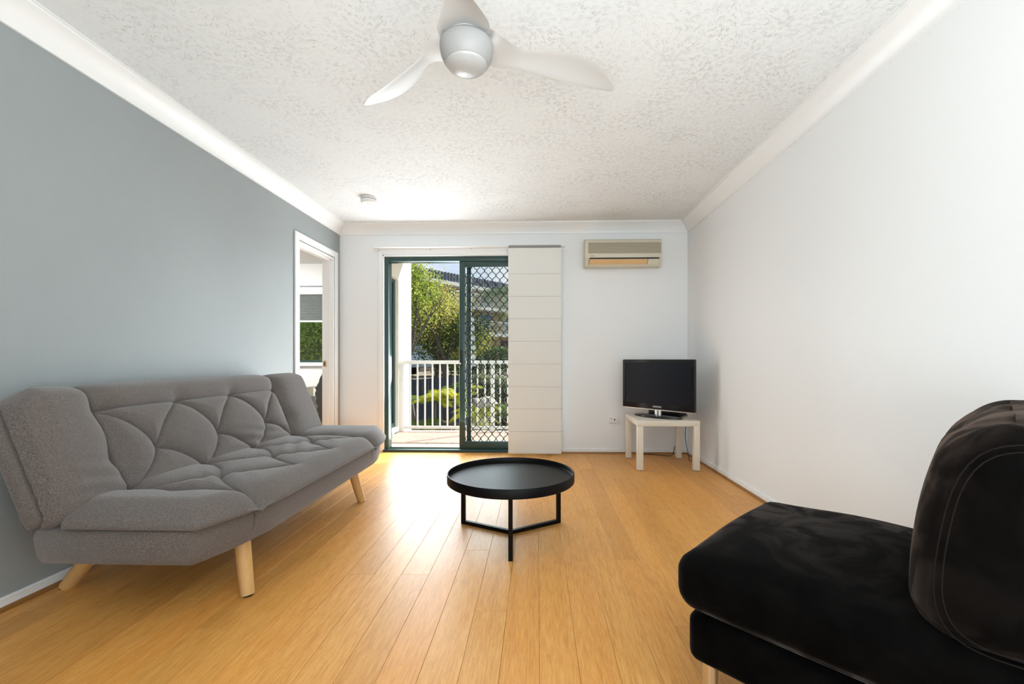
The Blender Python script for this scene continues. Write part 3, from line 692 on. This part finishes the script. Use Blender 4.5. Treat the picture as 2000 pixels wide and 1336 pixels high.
for z in (4.85, 2.95):
    r = obj('balcony_rail', bbox(1.2, 9.5, 1.02, 1.07, z + .85, z + .92), M['bldg_slab'], t)
    sb = MB()
    for k in range(55): sb.add([tuple(p) for p in bbox(1.25 + .15 * k, 1.28 + .15 * k, 1.03, 1.06, z, z + .85).v], [(0, 3, 2, 1), (4, 5, 6, 7), (0, 1, 5, 4), (1, 2, 6, 5), (2, 3, 7, 6), (3, 0, 4, 7)])
    obj('baluster', sb, M['bldg_slab'], r)
for u0, u1, z0, z1 in ((1.5, 2.6, 4.95, 6.0), (3.1, 3.8, 4.95, 6.0), (4.6, 5.6, 4.95, 6.0), (7.4, 8.6, 4.95, 6.0), (-3.4, -1.8, 5.0, 5.95), (4.4, 5.9, 3.5, 4.5), (2.6, 3.2, 3.6, 4.4), (7.4, 8.6, 3.0, 4.4), (-3.4, -1.8, 3.1, 4.3)):
    f = obj('window', bbox(u0, u1, -.02, .05, z0, z1), M['bldg_slab'], t)
    obj('pane', bbox(u0 + .07, (u0 + u1) / 2 - .03, .05, .06, z0 + .07, z1 - .07), M['bldg_win'], f); obj('pane', bbox((u0 + u1) / 2 + .03, u1 - .07, .05, .06, z0 + .07, z1 - .07), M['bldg_win'], f)

for u0, u1 in ((1.6, 3.9), (6.9, 9.4)):
    g_ = obj('garage_door', bbox(u0, u1, .0, .04, -.1, 2.5), mat('brown garage door', (.07, .05, .04), .7), t)
    for k in range(6): obj('door_panel', bbox(u0 + .05, u1 - .05, .04, .07, -.05 + .42 * k, .33 + .42 * k), g_.data.materials[0], g_)

# ------------------------------------------------------------------ sofa bed
FY0, FY1 = 1.575, 3.53
sofa = thing('sofa_bed', 'grey brown fabric sofa bed with tufted back and splayed wooden legs', 'sofa', (-1.6, 2.55, 0))
def frontx(y):
    e = min(y - FY0, FY1 + .03 - y); k = max(0, min(1, e / .42)); return -1.245 + .105 * (1 - (1 - k) ** 2)
def seg_d(p, a, b):
    ax, ay = a; bx_, by = b; vx, vy = bx_ - ax, by - ay; L2 = vx * vx + vy * vy
    t_ = np.clip(((p[0] - ax) * vx + (p[1] - ay) * vy) / L2, 0, 1); return np.hypot(p[0] - ax - t_ * vx, p[1] - ay - t_ * vy)
def curved(a, b, sag, n=7):
    (x0, y0), (x1, y1) = a, b; dx, dy = x1 - x0, y1 - y0; out = []
    for i in range(n + 1):
        t_ = i / n; k = 4 * t_ * (1 - t_) * sag; out.append((x0 + dx * t_ - dy * k, y0 + dy * t_ + dx * k))
    return list(zip(out[:-1], out[1:]))
def puff(U, V, segs, btn, hgt, tau, bd, bt, wing=()):
    d = np.full(U.shape, 9.0)
    for a, b in segs: d = np.minimum(d, seg_d((U, V), a, b))
    h = hgt * (1 - np.exp(-d / tau)) + hgt * .5 * (1 - np.exp(-d / .09)) - .007 * np.exp(-(d / .0055) ** 2)
    dw = np.full(U.shape, 9.0)
    for a, b in wing: dw = np.minimum(dw, seg_d((U, V), a, b))
    if wing: h = h + .022 * (1 - np.exp(-dw / .05)) - .022
    for (bx_, by) in btn: r = np.hypot(U - bx_, V - by); h = h - bd * np.exp(-(r / bt) ** 1.3)
    return h
Ty = (1.83, 2.24, 2.64, 3.09); My = (2.03, 2.43, 2.86)
def tuft(vT, vM, vB, vEnd0, vEnd1):
    segs = [((Ty[0], vT), (Ty[-1] + .02, vT))]
    for i in range(3):
        segs += curved((Ty[i], vT), (My[i], vM), .08) + curved((Ty[i + 1], vT), (My[i], vM), -.08)
        segs += curved((My[i], vM), (Ty[i], vB), .06) + curved((My[i], vM), (Ty[i + 1], vB), .08)
    wing = []
    for ye in (1.82, 3.11):
        w = .008 if ye < 2 else -.018
        pts = [(ye, vEnd0), (ye + w * .3, vT), (ye + w, (vT + vM) / 2), (ye, vM), (ye + w, (vM + vB) / 2 ), (ye + w * 1.4, vB), (ye, vEnd1)]
        wing += list(zip(pts[:-1], pts[1:]))
    btn = [(y_, vT) for y_ in Ty] + [(y_, vM) for y_ in My] + [(1.82, vM), (3.11, vM)]
    return segs + wing, btn, wing
# backrest: v = distance up the slope
BL = .50; b0 = Vector((-1.748, 0, .425)); bdir = Vector((-.185, 0, .445)).normalized(); bn = Vector((bdir.z, 0, -bdir.x))
NU, NV = 560, 150
us = np.linspace(FY0, FY1 - .03, NU); vs = np.linspace(-.03, BL, NV); U, V = np.meshgrid(us, vs, indexing='ij')
segs, btn, wing = tuft(.375, .163, .0, .52, -.05)
hh = puff(U, V, segs, btn, .019, .022, .024, .045, wing)
wr = .0035 * np.sin(V * 95 + U * 9 + 2 * np.sin(U * 7)) * np.exp(-((V - .08) / .09) ** 2) * (0.5 + .5 * np.sin(U * 5.1))
hh = hh + wr
e = np.minimum(U - FY0, FY1 - .03 - U); edge = .055 * (1 - np.clip(e / .06, 0, 1)) ** 2.2
et = .05 * (1 - np.clip((BL - V) / .06, 0, 1)) ** 2.2; eb = .04 * (1 - np.clip((V + .03) / .07, 0, 1)) ** 2
hh = hh - edge - et - eb + .025
def rcorner(a, b, rc):
    da, db = rc - a, rc - b
    if da <= 0 or db <= 0: return a, b
    na, nb = da / rc, db / rc; return rc - da * math.sqrt(1 - nb * nb / 2), rc - db * math.sqrt(1 - na * na / 2)
P = []
for i in range(NU):
    row = []
    for j in range(NV):
        v = vs[j]; y_ = us[i]
        ea, eb_ = rcorner(min(y_ - FY0, FY1 - .03 - y_), min(v + .03, BL - v), .085 if v > .2 else .03)
        y_ = FY0 + ea if y_ - FY0 < .5 else (FY1 - .03 - ea if FY1 - .03 - y_ < .5 else y_)
        v = (-.03 + eb_) if v + .03 < .2 else (BL - eb_ if BL - v < .2 else v)
        tp = max(0, v - .40); q = b0 + bdir * v + bn * (hh[i, j] + .02); row.append((q.x - tp * tp * 2.0, float(y_), q.z))
    P.append(row)
b = MB().grid(P)
def shell(b, P, off):
    """close a displaced sheet into a cushion with a smooth back"""
    n, m = len(P), len(P[0]); ring = [P[i][0] for i in range(n)] + [P[n - 1][j] for j in range(1, m)] + [P[i][m - 1] for i in range(n - 2, -1, -1)] + [P[0][j] for j in range(m - 2, 0, -1)]
    R2 = [tuple(Vector(p) + off) for p in ring]; b.grid([ring + ring[:1], R2 + R2[:1]]); b.add(R2, [tuple(range(len(R2)))])
shell(b, P, bn * -.075)
obj('backrest_cushion', b, M['fabric'], sofa, smooth=True, fixn=True, weld=True, angle=70)
# rear shell of the backrest
b = MB().soft((.045, (FY1 - FY0) / 2 - .01, .25), .035, (.01, .005, .01), 12, lambda p: b0 + bdir * (.235 + p.z) + bn * (-.115 + p.x) + Vector((0, (FY0 + FY1) / 2 - .012 + p.y, 0)))
obj('backrest_shell', b, M['fabric'], sofa, smooth=True, weld=True, angle=70)
# seat cushion
NU, NV = 560, 140
us = np.linspace(FY0, FY1 + .03, NU); vs = np.linspace(0, 1, NV)
XB0 = -1.735
Vx = np.array([[XB0 + (frontx(y_) - XB0) * v for v in vs] for y_ in us]); U = np.repeat(us[:, None], NV, 1)
segs, btn, wing = tuft(-1.70, -1.475, -1.24, -1.76, -1.10)
segs = [s_ for s_ in segs if not (abs(s_[0][1] + 1.70) < 1e-6 and abs(s_[1][1] + 1.70) < 1e-6)]
hh = puff(U, Vx, segs, btn, .015, .025, .020, .045, wing)
hh = hh + .0050 * np.clip((np.minimum(U - 1.85, 3.08 - U)) / .12, 0, 1) * np.sin(Vx * 60 + U * 40 + 2.2 * np.sin(U * 6)) * np.exp(-((np.abs(Vx + 1.45)) / .16) ** 2) * (.5 + .5 * np.sin(U * 7.3 + 1))
fe = np.array([[max(0, frontx(y_) - (XB0 + (frontx(y_) - XB0) * v)) for v in vs] for y_ in us])
e = np.minimum(U - FY0, FY1 + .03 - U)
dr = np.clip(1 - np.minimum(fe, e) / .09, 0, 1) ** 2.2 * .065 + np.clip(1 - np.minimum(fe, e) / .3, 0, 1) ** 1.5 * .012
Z = .462 + hh - dr
P = [[(Vx[i, j], us[i], Z[i, j]) for j in range(NV)] for i in range(NU)]
b = MB().grid(P); n, m = NU, NV
ring = [P[i][0] for i in range(n)] + [P[n - 1][j] for j in range(1, m)] + [P[i][m - 1] for i in range(n - 2, -1, -1)] + [P[0][j] for j in range(m - 2, 0, -1)]
cen = Vector((-1.45, 2.55, 0))
def low(p, z, k): q = Vector(p); return (q.x + (.012 * k if q.x > -1.5 else 0), q.y + (k * .008 if q.y > 2.55 else -k * .008) * (1 if abs(q.y - 2.55) > .9 else 0), z(q.z))
R1 = [low(p, lambda z: z - (z - .374) * .45, 1.0) for p in ring]; R2 = [low(p, lambda z: .378, .6) for p in ring]; R3 = [low(p, lambda z: .372, -1.5) for p in ring]
b.grid([r + r[:1] for r in (ring, R1, R2, R3)]); b.add(R3, [tuple(range(len(R3)))])
obj('seat_cushion', b, M['fabric'], sofa, smooth=True, fixn=True, weld=True, angle=75)
# base box: outline tapering at the corners, rounded underside
def base_ring(z, ins):
    pts = []
    for y_ in np.linspace(FY0 + .01 + ins, FY1 - ins, 40): pts.append((frontx(y_) - .03 - ins, float(y_), z))
    pts += [(-1.86 + ins, FY1 - ins, z), (-1.90 + ins, FY1 - .05 - ins, z), (-1.90 + ins, FY0 + .06 + ins, z), (-1.86 + ins, FY0 + .01 + ins, z)]
    return pts
b = MB(); rings = [base_ring(.372, .02), base_ring(.366, .006), base_ring(.34, .0), base_ring(.268, .006), base_ring(.240, .016), base_ring(.230, .035)]
b.grid([r + r[:1] for r in rings]); b.add(rings[0], [tuple(range(len(rings[0])))]); b.add(rings[-1], [tuple(range(len(rings[-1])))])
obj('base', b, M['fabric'], sofa, smooth=True, fixn=True, weld=True, angle=50)
def seamline(pts, r=.0016): return MB().tube(pts, r, 5)
for y_ in (1.83, 3.12):
    obj('seam', seamline([(frontx(y_) - .03 - d + .0008, y_, z) for z, d in ((.364, .006), (.34, 0), (.275, .008), (.25, .018))]), M['fabric_seam'], sofa)
sf = MB().tube([(frontx(y_) - .0285 + .0, y_, .345) for y_ in np.linspace(FY0 + .05, FY1 - .05, 60)], .002, 5)
# side bolster hinge roll under the backrest
obj('hinge_roll', MB().tube([(-1.885, FY0 + .03, .385), (-1.885, FY1 - .06, .385)], .04, 16), M['fabric'], sofa, smooth=True, angle=60)
def sleg(bx_, by, tx, ty, r0=.021, r1=.031, flat=False):
    lg = obj('leg', MB().tube([(bx_, by, .003), ((bx_ + tx) / 2, (by + ty) / 2, .125), (tx, ty, .25)], [r0, (r0 + r1) / 2, r1], 24), M['pine'], sofa, smooth=True, angle=50)
    obj('foot_pad', MB().tube([(bx_, by, 0), (bx_, by, .004)], r0 * .8, 16), M['dark'], lg)
sleg(-1.225, 1.845, -1.275, 1.88, .0265, .032); sleg(-1.232, 3.085, -1.285, 3.04, .0265, .032)
sleg(-2.06, 1.885, -1.90, 1.93, .028, .036); sleg(-2.06, 3.08, -1.90, 3.03, .028, .036)

# ------------------------------------------------------------------ round coffee table
cxx, cyy, R = -.147, 2.535, .362
t = thing('coffee_table', 'round black tray coffee table on three square metal legs', 'coffee table', (cxx, cyy, 0))
obj('tray_rim', MB().lathe([(R - .008, .332), (R - .008, .356), (R - .006, .36), (R - .002, .36), (R, .357), (R, .312), (R - .003, .309), (R - .02, .309)], (cxx, cyy, 0), 128), M['table_black'], t, smooth=True, angle=40)
obj('tray_top', MB().lathe([(0, .332), (R - .010, .332), (R - .008, .334), (R - .008, .318), (0, .318)], (cxx, cyy, 0), 128), M['table_black'], t, smooth=True, angle=30)
fr = MB(); s = .022
for a in (-87, 33 + 0, 153):
    a = math.radians(a); ux, uy = math.cos(a), math.sin(a); ex, ey = cxx + ux * .335, cyy + uy * .335
    def rot(p, ex=ex, ey=ey, a=a): return Vector((ex + p.x * math.cos(a) - p.y * math.sin(a), ey + p.x * math.sin(a) + p.y * math.cos(a), p.z))
    obj('leg', MB().box(-s / 2, s / 2, -s / 2, s / 2, 0, .318).xf(rot), M['table_black'], t, bevel=.0012, seg=1)
    obj('foot_bar', MB().bar((cxx, cyy, s / 2), (ex, ey, s / 2), s, s), M['table_black'], t, bevel=.0012, seg=1)
    obj('top_bar', MB().bar((cxx, cyy, .307), (ex, ey, .307), s, .02), M['table_black'], t)

# ------------------------------------------------------------------ side table with television
tx0, tx1, ty0, ty1 = .905, 1.462, 4.00, 4.555
t = thing('side_table', 'square off-white side table in the corner under the television', 'table', ((tx0 + tx1) / 2, (ty0 + ty1) / 2, 0))
obj('table_top', MB().box(tx0, tx1, ty0, ty1, .40, .45), M['lack'], t, bevel=.002)
for a in (tx0 + .001, tx1 - .053):
    for c in (ty0 + .001, ty1 - .053):
        lg = obj('leg', MB().box(a, a + .052, c, c + .052, .004, .40), M['lack'], t, bevel=.002); obj('foot_pad', MB().box(a + .004, a + .048, c + .004, c + .048, 0, .004), M['dark'], lg)
TVa = math.atan2(3.95 - 4.57, 1.425 - .905); tcx, tcy = 1.155, 4.265
TVa = math.radians(-47.5)
def tvx(p, oz=0): return Vector((tcx + p.x * math.cos(TVa) - p.y * math.sin(TVa), tcy + p.x * math.sin(TVa) + p.y * math.cos(TVa), p.z))
t = thing('television', 'black flat screen television on the off-white side table', 'television', (tcx, tcy, .45))
Wt, z0, z1 = .386, .522, 1.0
obj('casing', MB().box(-Wt, Wt, -.018, .014, z0, z1).xf(tvx), M['tv_gloss'], t, bevel=.006, seg=3)
obj('rear_housing', MB().add([(-.33, .014, .56), (.33, .014, .56), (.33, .014, .95), (-.33, .014, .95), (-.22, .07, .62), (.22, .07, .62), (.22, .07, .88), (-.22, .07, .88)], [(0, 1, 5, 4), (1, 2, 6, 5), (2, 3, 7, 6), (3, 0, 4, 7), (4, 5, 6, 7)]).xf(tvx), M['black_metal'], t)
bz = obj('bezel', MB().box(-Wt + .002, -Wt + .030, -.024, -.018, z0 + .004, z1 - .004).box(Wt - .030, Wt - .002, -.024, -.018, z0 + .004, z1 - .004).box(-Wt + .03, Wt - .03, -.024, -.018, z1 - .030, z1 - .004).box(-Wt + .03, Wt - .03, -.024, -.018, z0 + .004, z0 + .052).xf(tvx), M['tv_gloss'], t)
obj('screen', MB().box(-Wt + .03, Wt - .03, -.0195, -.0185, z0 + .052, z1 - .030).xf(tvx), M['tv_screen'], t)
obj('lower_trim', MB().box(-Wt, Wt, -.022, .0, z0 - .006, z0 + .002).xf(tvx), M['chrome'], t)
def text(body, size, mt, name, fn, parent, extrude=.0004, align='CENTER'):
    cu = bpy.data.curves.new(name, 'FONT'); cu.body = body; cu.size = size; cu.extrude = extrude; cu.align_x = align; cu.offset = .0004
    o = bpy.data.objects.new(name, cu); C.objects.link(o); me = bpy.data.meshes.new_from_object(o.evaluated_get(bpy.context.evaluated_depsgraph_get())); bpy.data.objects.remove(o)
    off = world_loc(parent); 
    for v in me.vertices: q = fn(Vector((v.co.x, v.co.y, v.co.z))); v.co = q - off
    me.materials.clear(); me.materials.append(mt); q = bpy.data.objects.new(name, me); C.objects.link(q); q.parent = parent; return q
bpy.context.view_layer.update()
text('SAMSUNG', .020, M['silver'], 'lettering', lambda p: tvx(Vector((p.x + .01, -.0245 - p.z, z0 + .021 + p.y))), bz)
obj('stand_neck', MB().tube([(0, 0, .462), (0, 0, .53)], .028, 20).xf(lambda p: tvx(Vector((p.x * 1.3, p.y * .8 + .01, p.z)))), M['chrome'], t, smooth=True, angle=50)
b = MB(); ri = []
for (k, z) in ((.97, .450), (1.0, .455), (.985, .463), (.80, .470), (.3, .473), (.01, .473)): ri.append([tuple(tvx(Vector((.25 * k * math.cos(2 * PI * i / 48), .115 * k * math.sin(2 * PI * i / 48), z)))) for i in range(49)])
b.grid(ri); b.add(ri[0][:-1], [tuple(range(48))]); obj('stand_base', b, M['tv_gloss'], t, smooth=True, fixn=True, weld=True, angle=50)
t = thing('set_top_box', 'flat black box on the side table behind the television stand', 'media box', (1.27, 4.40, .45))
def bx_at(cx_, cy_, a, w, d, za, zb):
    return MB().box(-w / 2, w / 2, -d / 2, d / 2, za, zb).xf(lambda p: Vector((cx_ + p.x * math.cos(a) - p.y * math.sin(a), cy_ + p.x * math.sin(a) + p.y * math.cos(a), p.z)))
obj('box_body', bx_at(1.29, 4.41, TVa, .34, .13, .478 - .022, .50), M['black_metal'], t, bevel=.003)
obj('foot', bx_at(1.27, 4.38, TVa, .28, .10, .45, .457), M['dark'], t)
def bez(p0, p1, p2, p3, n=16):
    p0, p1, p2, p3 = map(Vector, (p0, p1, p2, p3)); return [p0 * (1 - s) ** 3 + p1 * 3 * s * (1 - s) ** 2 + p2 * 3 * s * s * (1 - s) + p3 * s ** 3 for s in [i / n for i in range(n + 1)]]
tag(obj('power_cable', MB().tube(bez((1.36, 4.50, .465), (1.50, 4.56, .48), (1.50, 4.62, .35), (1.40, 4.60, .02)) + bez((1.40, 4.60, .006), (1.30, 4.6, .006), (1.25, 4.68, .006), (1.12, 4.68, .006))[1:], .004, 6), M['cable'], smooth=True), 'black power cable running along the floor behind the side table', 'cable')
tag(obj('aerial_cable', MB().tube(bez((1.42, 4.42, .465), (1.47, 4.40, .50), (1.50, 4.40, .45), (1.492, 4.45, .36)) + bez((1.492, 4.45, .36), (1.48, 4.52, .2), (1.52, 4.50, .12), (1.50, 4.40, .006))[1:] + bez((1.50, 4.40, .006), (1.49, 4.36, .006), (1.53, 4.36, .006), (1.555, 4.44, .03))[1:], .0032, 6), M['cable'], smooth=True), 'thin black cable looping down by the right table leg', 'cable')

# ------------------------------------------------------------------ wall outlet
t = thing('wall_outlet', 'white double wall outlet left of the side table', 'outlet', (.828, YB, .36))
pl = obj('plate', MB().box(.772, .886, YB - .010, YB - .0005, .322, .396), M['plastic_white'], t, bevel=.003)
obj('socket', MB().tube([(.828, YB - .013, .36), (.828, YB - .010, .36)], .008, 12), M['dark'], t)
for xx in (.792, .866): obj('switch', MB().box(xx - .005, xx + .005, YB - .013, YB - .010, .366, .38), M['grey_laminate'] if xx < .8 else M['plastic_white'], t, bevel=.001)
obj('aerial_plug', MB().tube([(.866, YB - .012, .345), (.866, YB - .010, .345)], .004, 10), M['dark'], t)

# ------------------------------------------------------------------ air conditioner
ax0, ax1, az0, az1 = .50, 1.285, 1.955, 2.245; AYf = YB - .175
t = thing('air_conditioner', 'aged cream split air conditioner high on the far wall', 'air conditioner', ((ax0 + ax1) / 2, YB, az0))
prof = [(YB - .001, az0 + .01), (YB - .001, az1 - .01), (YB - .03, az1), (AYf + .05, az1), (AYf + .015, az1 - .012), (AYf + .002, az1 - .035), (AYf, az1 - .06), (AYf, az0 + .09), (AYf + .006, az0 + .085), (AYf + .034, az0 + .022), (AYf + .05, az0 + .004), (AYf + .08, az0)]
b = MB(); n = len(prof); b.add([(x_, y_, z_) for x_ in (ax0, ax1) for y_, z_ in prof], [tuple(range(n)), tuple(range(2 * n - 1, n - 1, -1))] + [(i, i + n, (i + 1) % n + n, (i + 1) % n) for i in range(n)])
obj('housing', b, M['ac_body'], t, bevel=.005, seg=2, fixn=True)
gr = obj('grille_backing', MB().box(ax0 + .03, ax1 - .012, AYf - .0015, AYf, az0 + .132, az1 - .048), M['ac_grille'], t)
for k in range(9):
    z = az0 + .138 + k * .0123
    obj('slat', MB().box(ax0 + .032, ax1 - .014, AYf - .0075, AYf - .0015, z, z + .0075), M['ac_grille'], gr)
obj('air_slot', MB().box(ax0 + .045, ax1 - .03, AYf - .001, AYf + .02, az0 + .078, az0 + .089), M['dark'], t)
def onslope(x0, x1, f0, f1, pr):        # a panel lying on the sloping lower front
    pa = Vector((0, AYf + .007, az0 + .078)); pb = Vector((0, AYf + .033, az0 + .022)); nn = Vector((0, -.92, -.4)) * pr
    a_, b_ = pa.lerp(pb, f0), pa.lerp(pb, f1); V = []
    for q in (Vector((0, .004, 0)), nn):
        V += [(x0, a_.y + q.y, a_.z + q.z), (x1, a_.y + q.y, a_.z + q.z), (x1 - (.008 if x1 < 1.2 else 0), b_.y + q.y, b_.z + q.z), (x0 - .004, b_.y + q.y, b_.z + q.z)]
    return MB().add(V, [(0, 3, 2, 1), (4, 5, 6, 7), (0, 1, 5, 4), (1, 2, 6, 5), (2, 3, 7, 6), (3, 0, 4, 7)])
o = obj('flap', onslope(ax0 + .046, ax1 - .145, .02, .93, .004), M['ac_flap'], t, fixn=True); o['label'] = 'yellowed swing flap'
obj('flap_gap', onslope(ax0 + .041, ax0 + .046, 0, .95, .002), M['dark'], t, fixn=True); obj('flap_gap', onslope(ax1 - .146, ax1 - .141, 0, .95, .002), M['dark'], t, fixn=True)
obj('display_cover', onslope(ax1 - .139, ax1 - .035, .02, .93, .003), M['ac_body'], t, fixn=True)
obj('badge', MB().box(ax0 + .052, ax0 + .088, AYf - .0012, AYf, az0 + .104, az0 + .110), M['grey_laminate'], t)

# ------------------------------------------------------------------ smoke alarm
t = thing('smoke_alarm', 'white round smoke alarm on the ceiling near the balcony door', 'smoke alarm', (-1.505, 3.93, H))
sc = (-1.505, 3.93, H)
obj('base', MB().lathe([(0, 0), (.066, 0), (.068, -.006), (.068, -.018), (.0, -.018)], sc, 40), M['plastic_white'], t, smooth=True, angle=35)
obj('vent_ring', MB().lathe([(.060, -.018), (.062, -.022), (.060, -.024)], sc, 40), M['grey_laminate'], t)
obj('cover', MB().lathe([(.068, -.0235), (.070, -.030), (.066, -.046), (.058, -.054), (0, -.056)], sc, 40), M['plastic_white'], t, smooth=True, angle=35)
obj('test_button', MB().lathe([(0, -.060), (.012, -.059), (.014, -.055)], sc, 20), M['plastic_white'], t, smooth=True)

# ------------------------------------------------------------------ ceiling fan
fx, fy, zb = -.240, 1.515, 2.085
t = thing('ceiling_fan', 'white three blade ceiling fan with silver grey hub', 'ceiling fan', (fx, fy, H))
fc = (fx, fy, 0)
obj('canopy', MB().lathe([(0, H), (.065, H), (.065, H - .02), (.05, H - .05), (.02, H - .062), (0, H - .062)], fc, 40), M['fan'], t, smooth=True, angle=35)
obj('downrod', MB().tube([(fx, fy, H - .06), (fx, fy, zb + .04)], .0125, 20), M['fan'], t, smooth=True, angle=60)
obj('collar', MB().lathe([(.014, zb + .115), (.026, zb + .105), (.028, zb + .07), (.05, zb + .05), (.07, zb + .03), (.07, zb + .014), (0, zb + .014)], fc, 40), M['fan'], t, smooth=True, angle=40)
hub = obj('hub', MB().lathe([(0, zb - .004), (.087, zb - .004), (.0908, zb - .007), (.0915, zb - .011), (.0915, zb - .022), (.087, zb - .045), (.078, zb - .064), (.0715, zb - .072), (0, zb - .072)], fc, 64), M['fan_hub'], t, smooth=True, angle=35)
o = obj('hub_cap', MB().lathe([(.0705, zb - .070), (.0700, zb - .074), (.066, zb - .080), (.05, zb - .091), (.03, zb - .098), (0, zb - .101)], fc, 64), M['fan_cap'], t, smooth=True, angle=50); o['label'] = 'brighter domed cap'
# blade stations: radius, centre offset sideways, chord, pitch (deg), lift
ST = [(.02, .00, .172, 0, .002), (.07, .004, .176, 0, .002), (.11, .012, .146, 3, .003), (.155, .020, .108, 11, .005), (.20, .020, .080, 20, .008), (.25, .014, .084, 22, .010), (.32, .002, .102, 21, .012), (.40, -.006, .114, 19, .012), (.47, -.006, .110, 17, .010), (.53, .002, .092, 15, .008), (.575, .010, .062, 13, .006), (.605, .018, .040, 12, .004), (.62, .022, .016, 12, .004)]
def blade(ang):
    a = math.radians(ang); er = Vector((math.cos(a), math.sin(a), 0)); eq = Vector((-math.sin(a), math.cos(a), 0)); P = []
    K = 60; sr = [s_[0] for s_ in ST]
    for i in range(K + 1):
        r = sr[0] + (sr[-1] - sr[0]) * (i / K)
        vals = []
        for c_ in range(1, 5):
            j = max(0, min(len(ST) - 2, next((k for k in range(len(ST) - 1) if ST[k + 1][0] >= r), len(ST) - 2)))
            f = (r - ST[j][0]) / (ST[j + 1][0] - ST[j][0]); y0 = ST[j][c_]; y1 = ST[j + 1][c_]
            m0 = (ST[j + 1][c_] - ST[max(j - 1, 0)][c_]) / (ST[j + 1][0] - ST[max(j - 1, 0)][0]) * (ST[j + 1][0] - ST[j][0]); j2 = min(j + 2, len(ST) - 1)
            m1 = (ST[j2][c_] - ST[j][c_]) / (ST[j2][0] - ST[j][0]) * (ST[j + 1][0] - ST[j][0])
            vals.append((2 * f ** 3 - 3 * f ** 2 + 1) * y0 + (f ** 3 - 2 * f ** 2 + f) * m0 + (-2 * f ** 3 + 3 * f ** 2) * y1 + (f ** 3 - f ** 2) * m1)
        off, ch, pt, lf = vals; pt = -math.radians(pt); row = []
        for (s_, th_) in [(x_, 1) for x_ in np.linspace(-.5, .5, 13)] + [(x_, -1) for x_ in np.linspace(.5, -.5, 13)[1:]]:
            tk = .0045 * math.sqrt(max(0, 1 - (2 * s_) ** 2)); cam_ = .07 * ch * (1 - (2 * s_) ** 2)
            q = s_ * ch; zz = cam_ + th_ * tk
            row.append(Vector((fx, fy, zb + .006)) + er * r + eq * (off + q * math.cos(pt) - zz * math.sin(pt)) + Vector((0, 0, lf + q * math.sin(pt) + zz * math.cos(pt))))
        P.append([tuple(p) for p in row])
    b = MB().grid(P); b.add(P[-1][:-1], [tuple(range(len(P[-1]) - 1))]); return b
for ang in (141.5, 25.5, 265.0): obj('blade', blade(ang), M['fan'], t, smooth=True, weld=True, angle=70)

# ------------------------------------------------------------------ black suede chair
A = Vector((.392, 1.235, 0)); ca = Vector((.7071, -.7071, 0)); cb = Vector((.7071, .7071, 0)); CL, CW = .80, .70
def ch(t_, s_, z): return A + ca * t_ + cb * s_ + Vector((0, 0, z))
t = thing('suede_chair', 'black suede armless lounge chair with plump back cushion', 'chair', tuple(ch(.4, .35, 0)))
def droop(p):      # loose cover: soft top, slight sag and waves
    return p
b = MB().soft((CL / 2 + .015, CW / 2 + .01, .080), .055, (.015, .012, .028), 26, lambda p: ch(CL / 2 + p.x, CW / 2 + p.y, .392 + p.z + .004 * math.sin(p.x * 13 + p.y * 9) * (p.z > 0)))
obj('seat_cushion', b, M['suede'], t, smooth=True, weld=True, angle=80)
b = MB().soft((CL / 2 - .01, CW / 2 - .012, .068), .03, (.008, .008, .004), 18, lambda p: ch(CL / 2 + p.x + .005, CW / 2 + p.y, .241 + p.z))
obj('base', b, M['suede'], t, smooth=True, weld=True, angle=80)
def backfn(p):
    z = (p.z + .235) / .47      # 0..1
    narrow = .035 * (1 - z) ** 2 + .035 * z ** 2.5
    x_ = p.x * (1 - .10 * z) + .055 * (z - .35) + (narrow if p.x < 0 else -narrow)
    wv = (.010 * math.sin(p.y * 34 + 3 * z + 2 * math.sin(p.x * 20)) + .006 * math.sin(p.y * 75 + p.x * 12)) * max(0, z - .6)
    return ch(.625 + x_, CW / 2 + p.y * (1 - .02 * z), .425 + .235 + p.z + wv)
b = MB().soft((.165, CW / 2 + .005, .225), .095, (.018, .006, .008), 30, backfn)
obj('back_cushion', b, M['suede_back'], t, smooth=True, weld=True, angle=80)
# double stitched seam following the near side edge of the back cushion
for ins in (.0, .012):
    pts = []
    for k in range(60):
        w = 2 * PI * k / 59; cx_, sz = math.cos(w), math.sin(w); n_ = 4.0
        rr = (abs(cx_) ** n_ + abs(sz) ** n_) ** (-1 / n_); px = cx_ * rr * (.128 - ins); pz = sz * rr * (.192 - ins)
        yy = -(CW / 2 + .005) + (.0045 if ins == 0 else .0020)
        yy -= .006 * max(0, 1 - (px / .165) ** 2) * max(0, 1 - (pz / .225) ** 2) - .0012
        if abs(px) > .07 or abs(pz) > .13: pass
        pts.append(tuple(backfn(Vector((px, yy - .0045, pz)))))
    obj('seam', MB().tube(pts[20:] + pts[1:21], .0013, 6, False), M['suede_seam'], t, smooth=True)
for (a_, s_) in ((.063, .058), (.063, CW - .06), (CL - .10, .09), (CL - .10, CW - .09)):
    c = ch(a_, s_, 0)
    obj('leg', MB().lathe([(0, 0), (.030, 0), (.032, .004), (.032, .012), (.029, .020), (.021, .034), (.0195, .05), (.0195, .176), (0, .176)], (c.x, c.y, 0), 32), M['chrome'], t, smooth=True, angle=40)
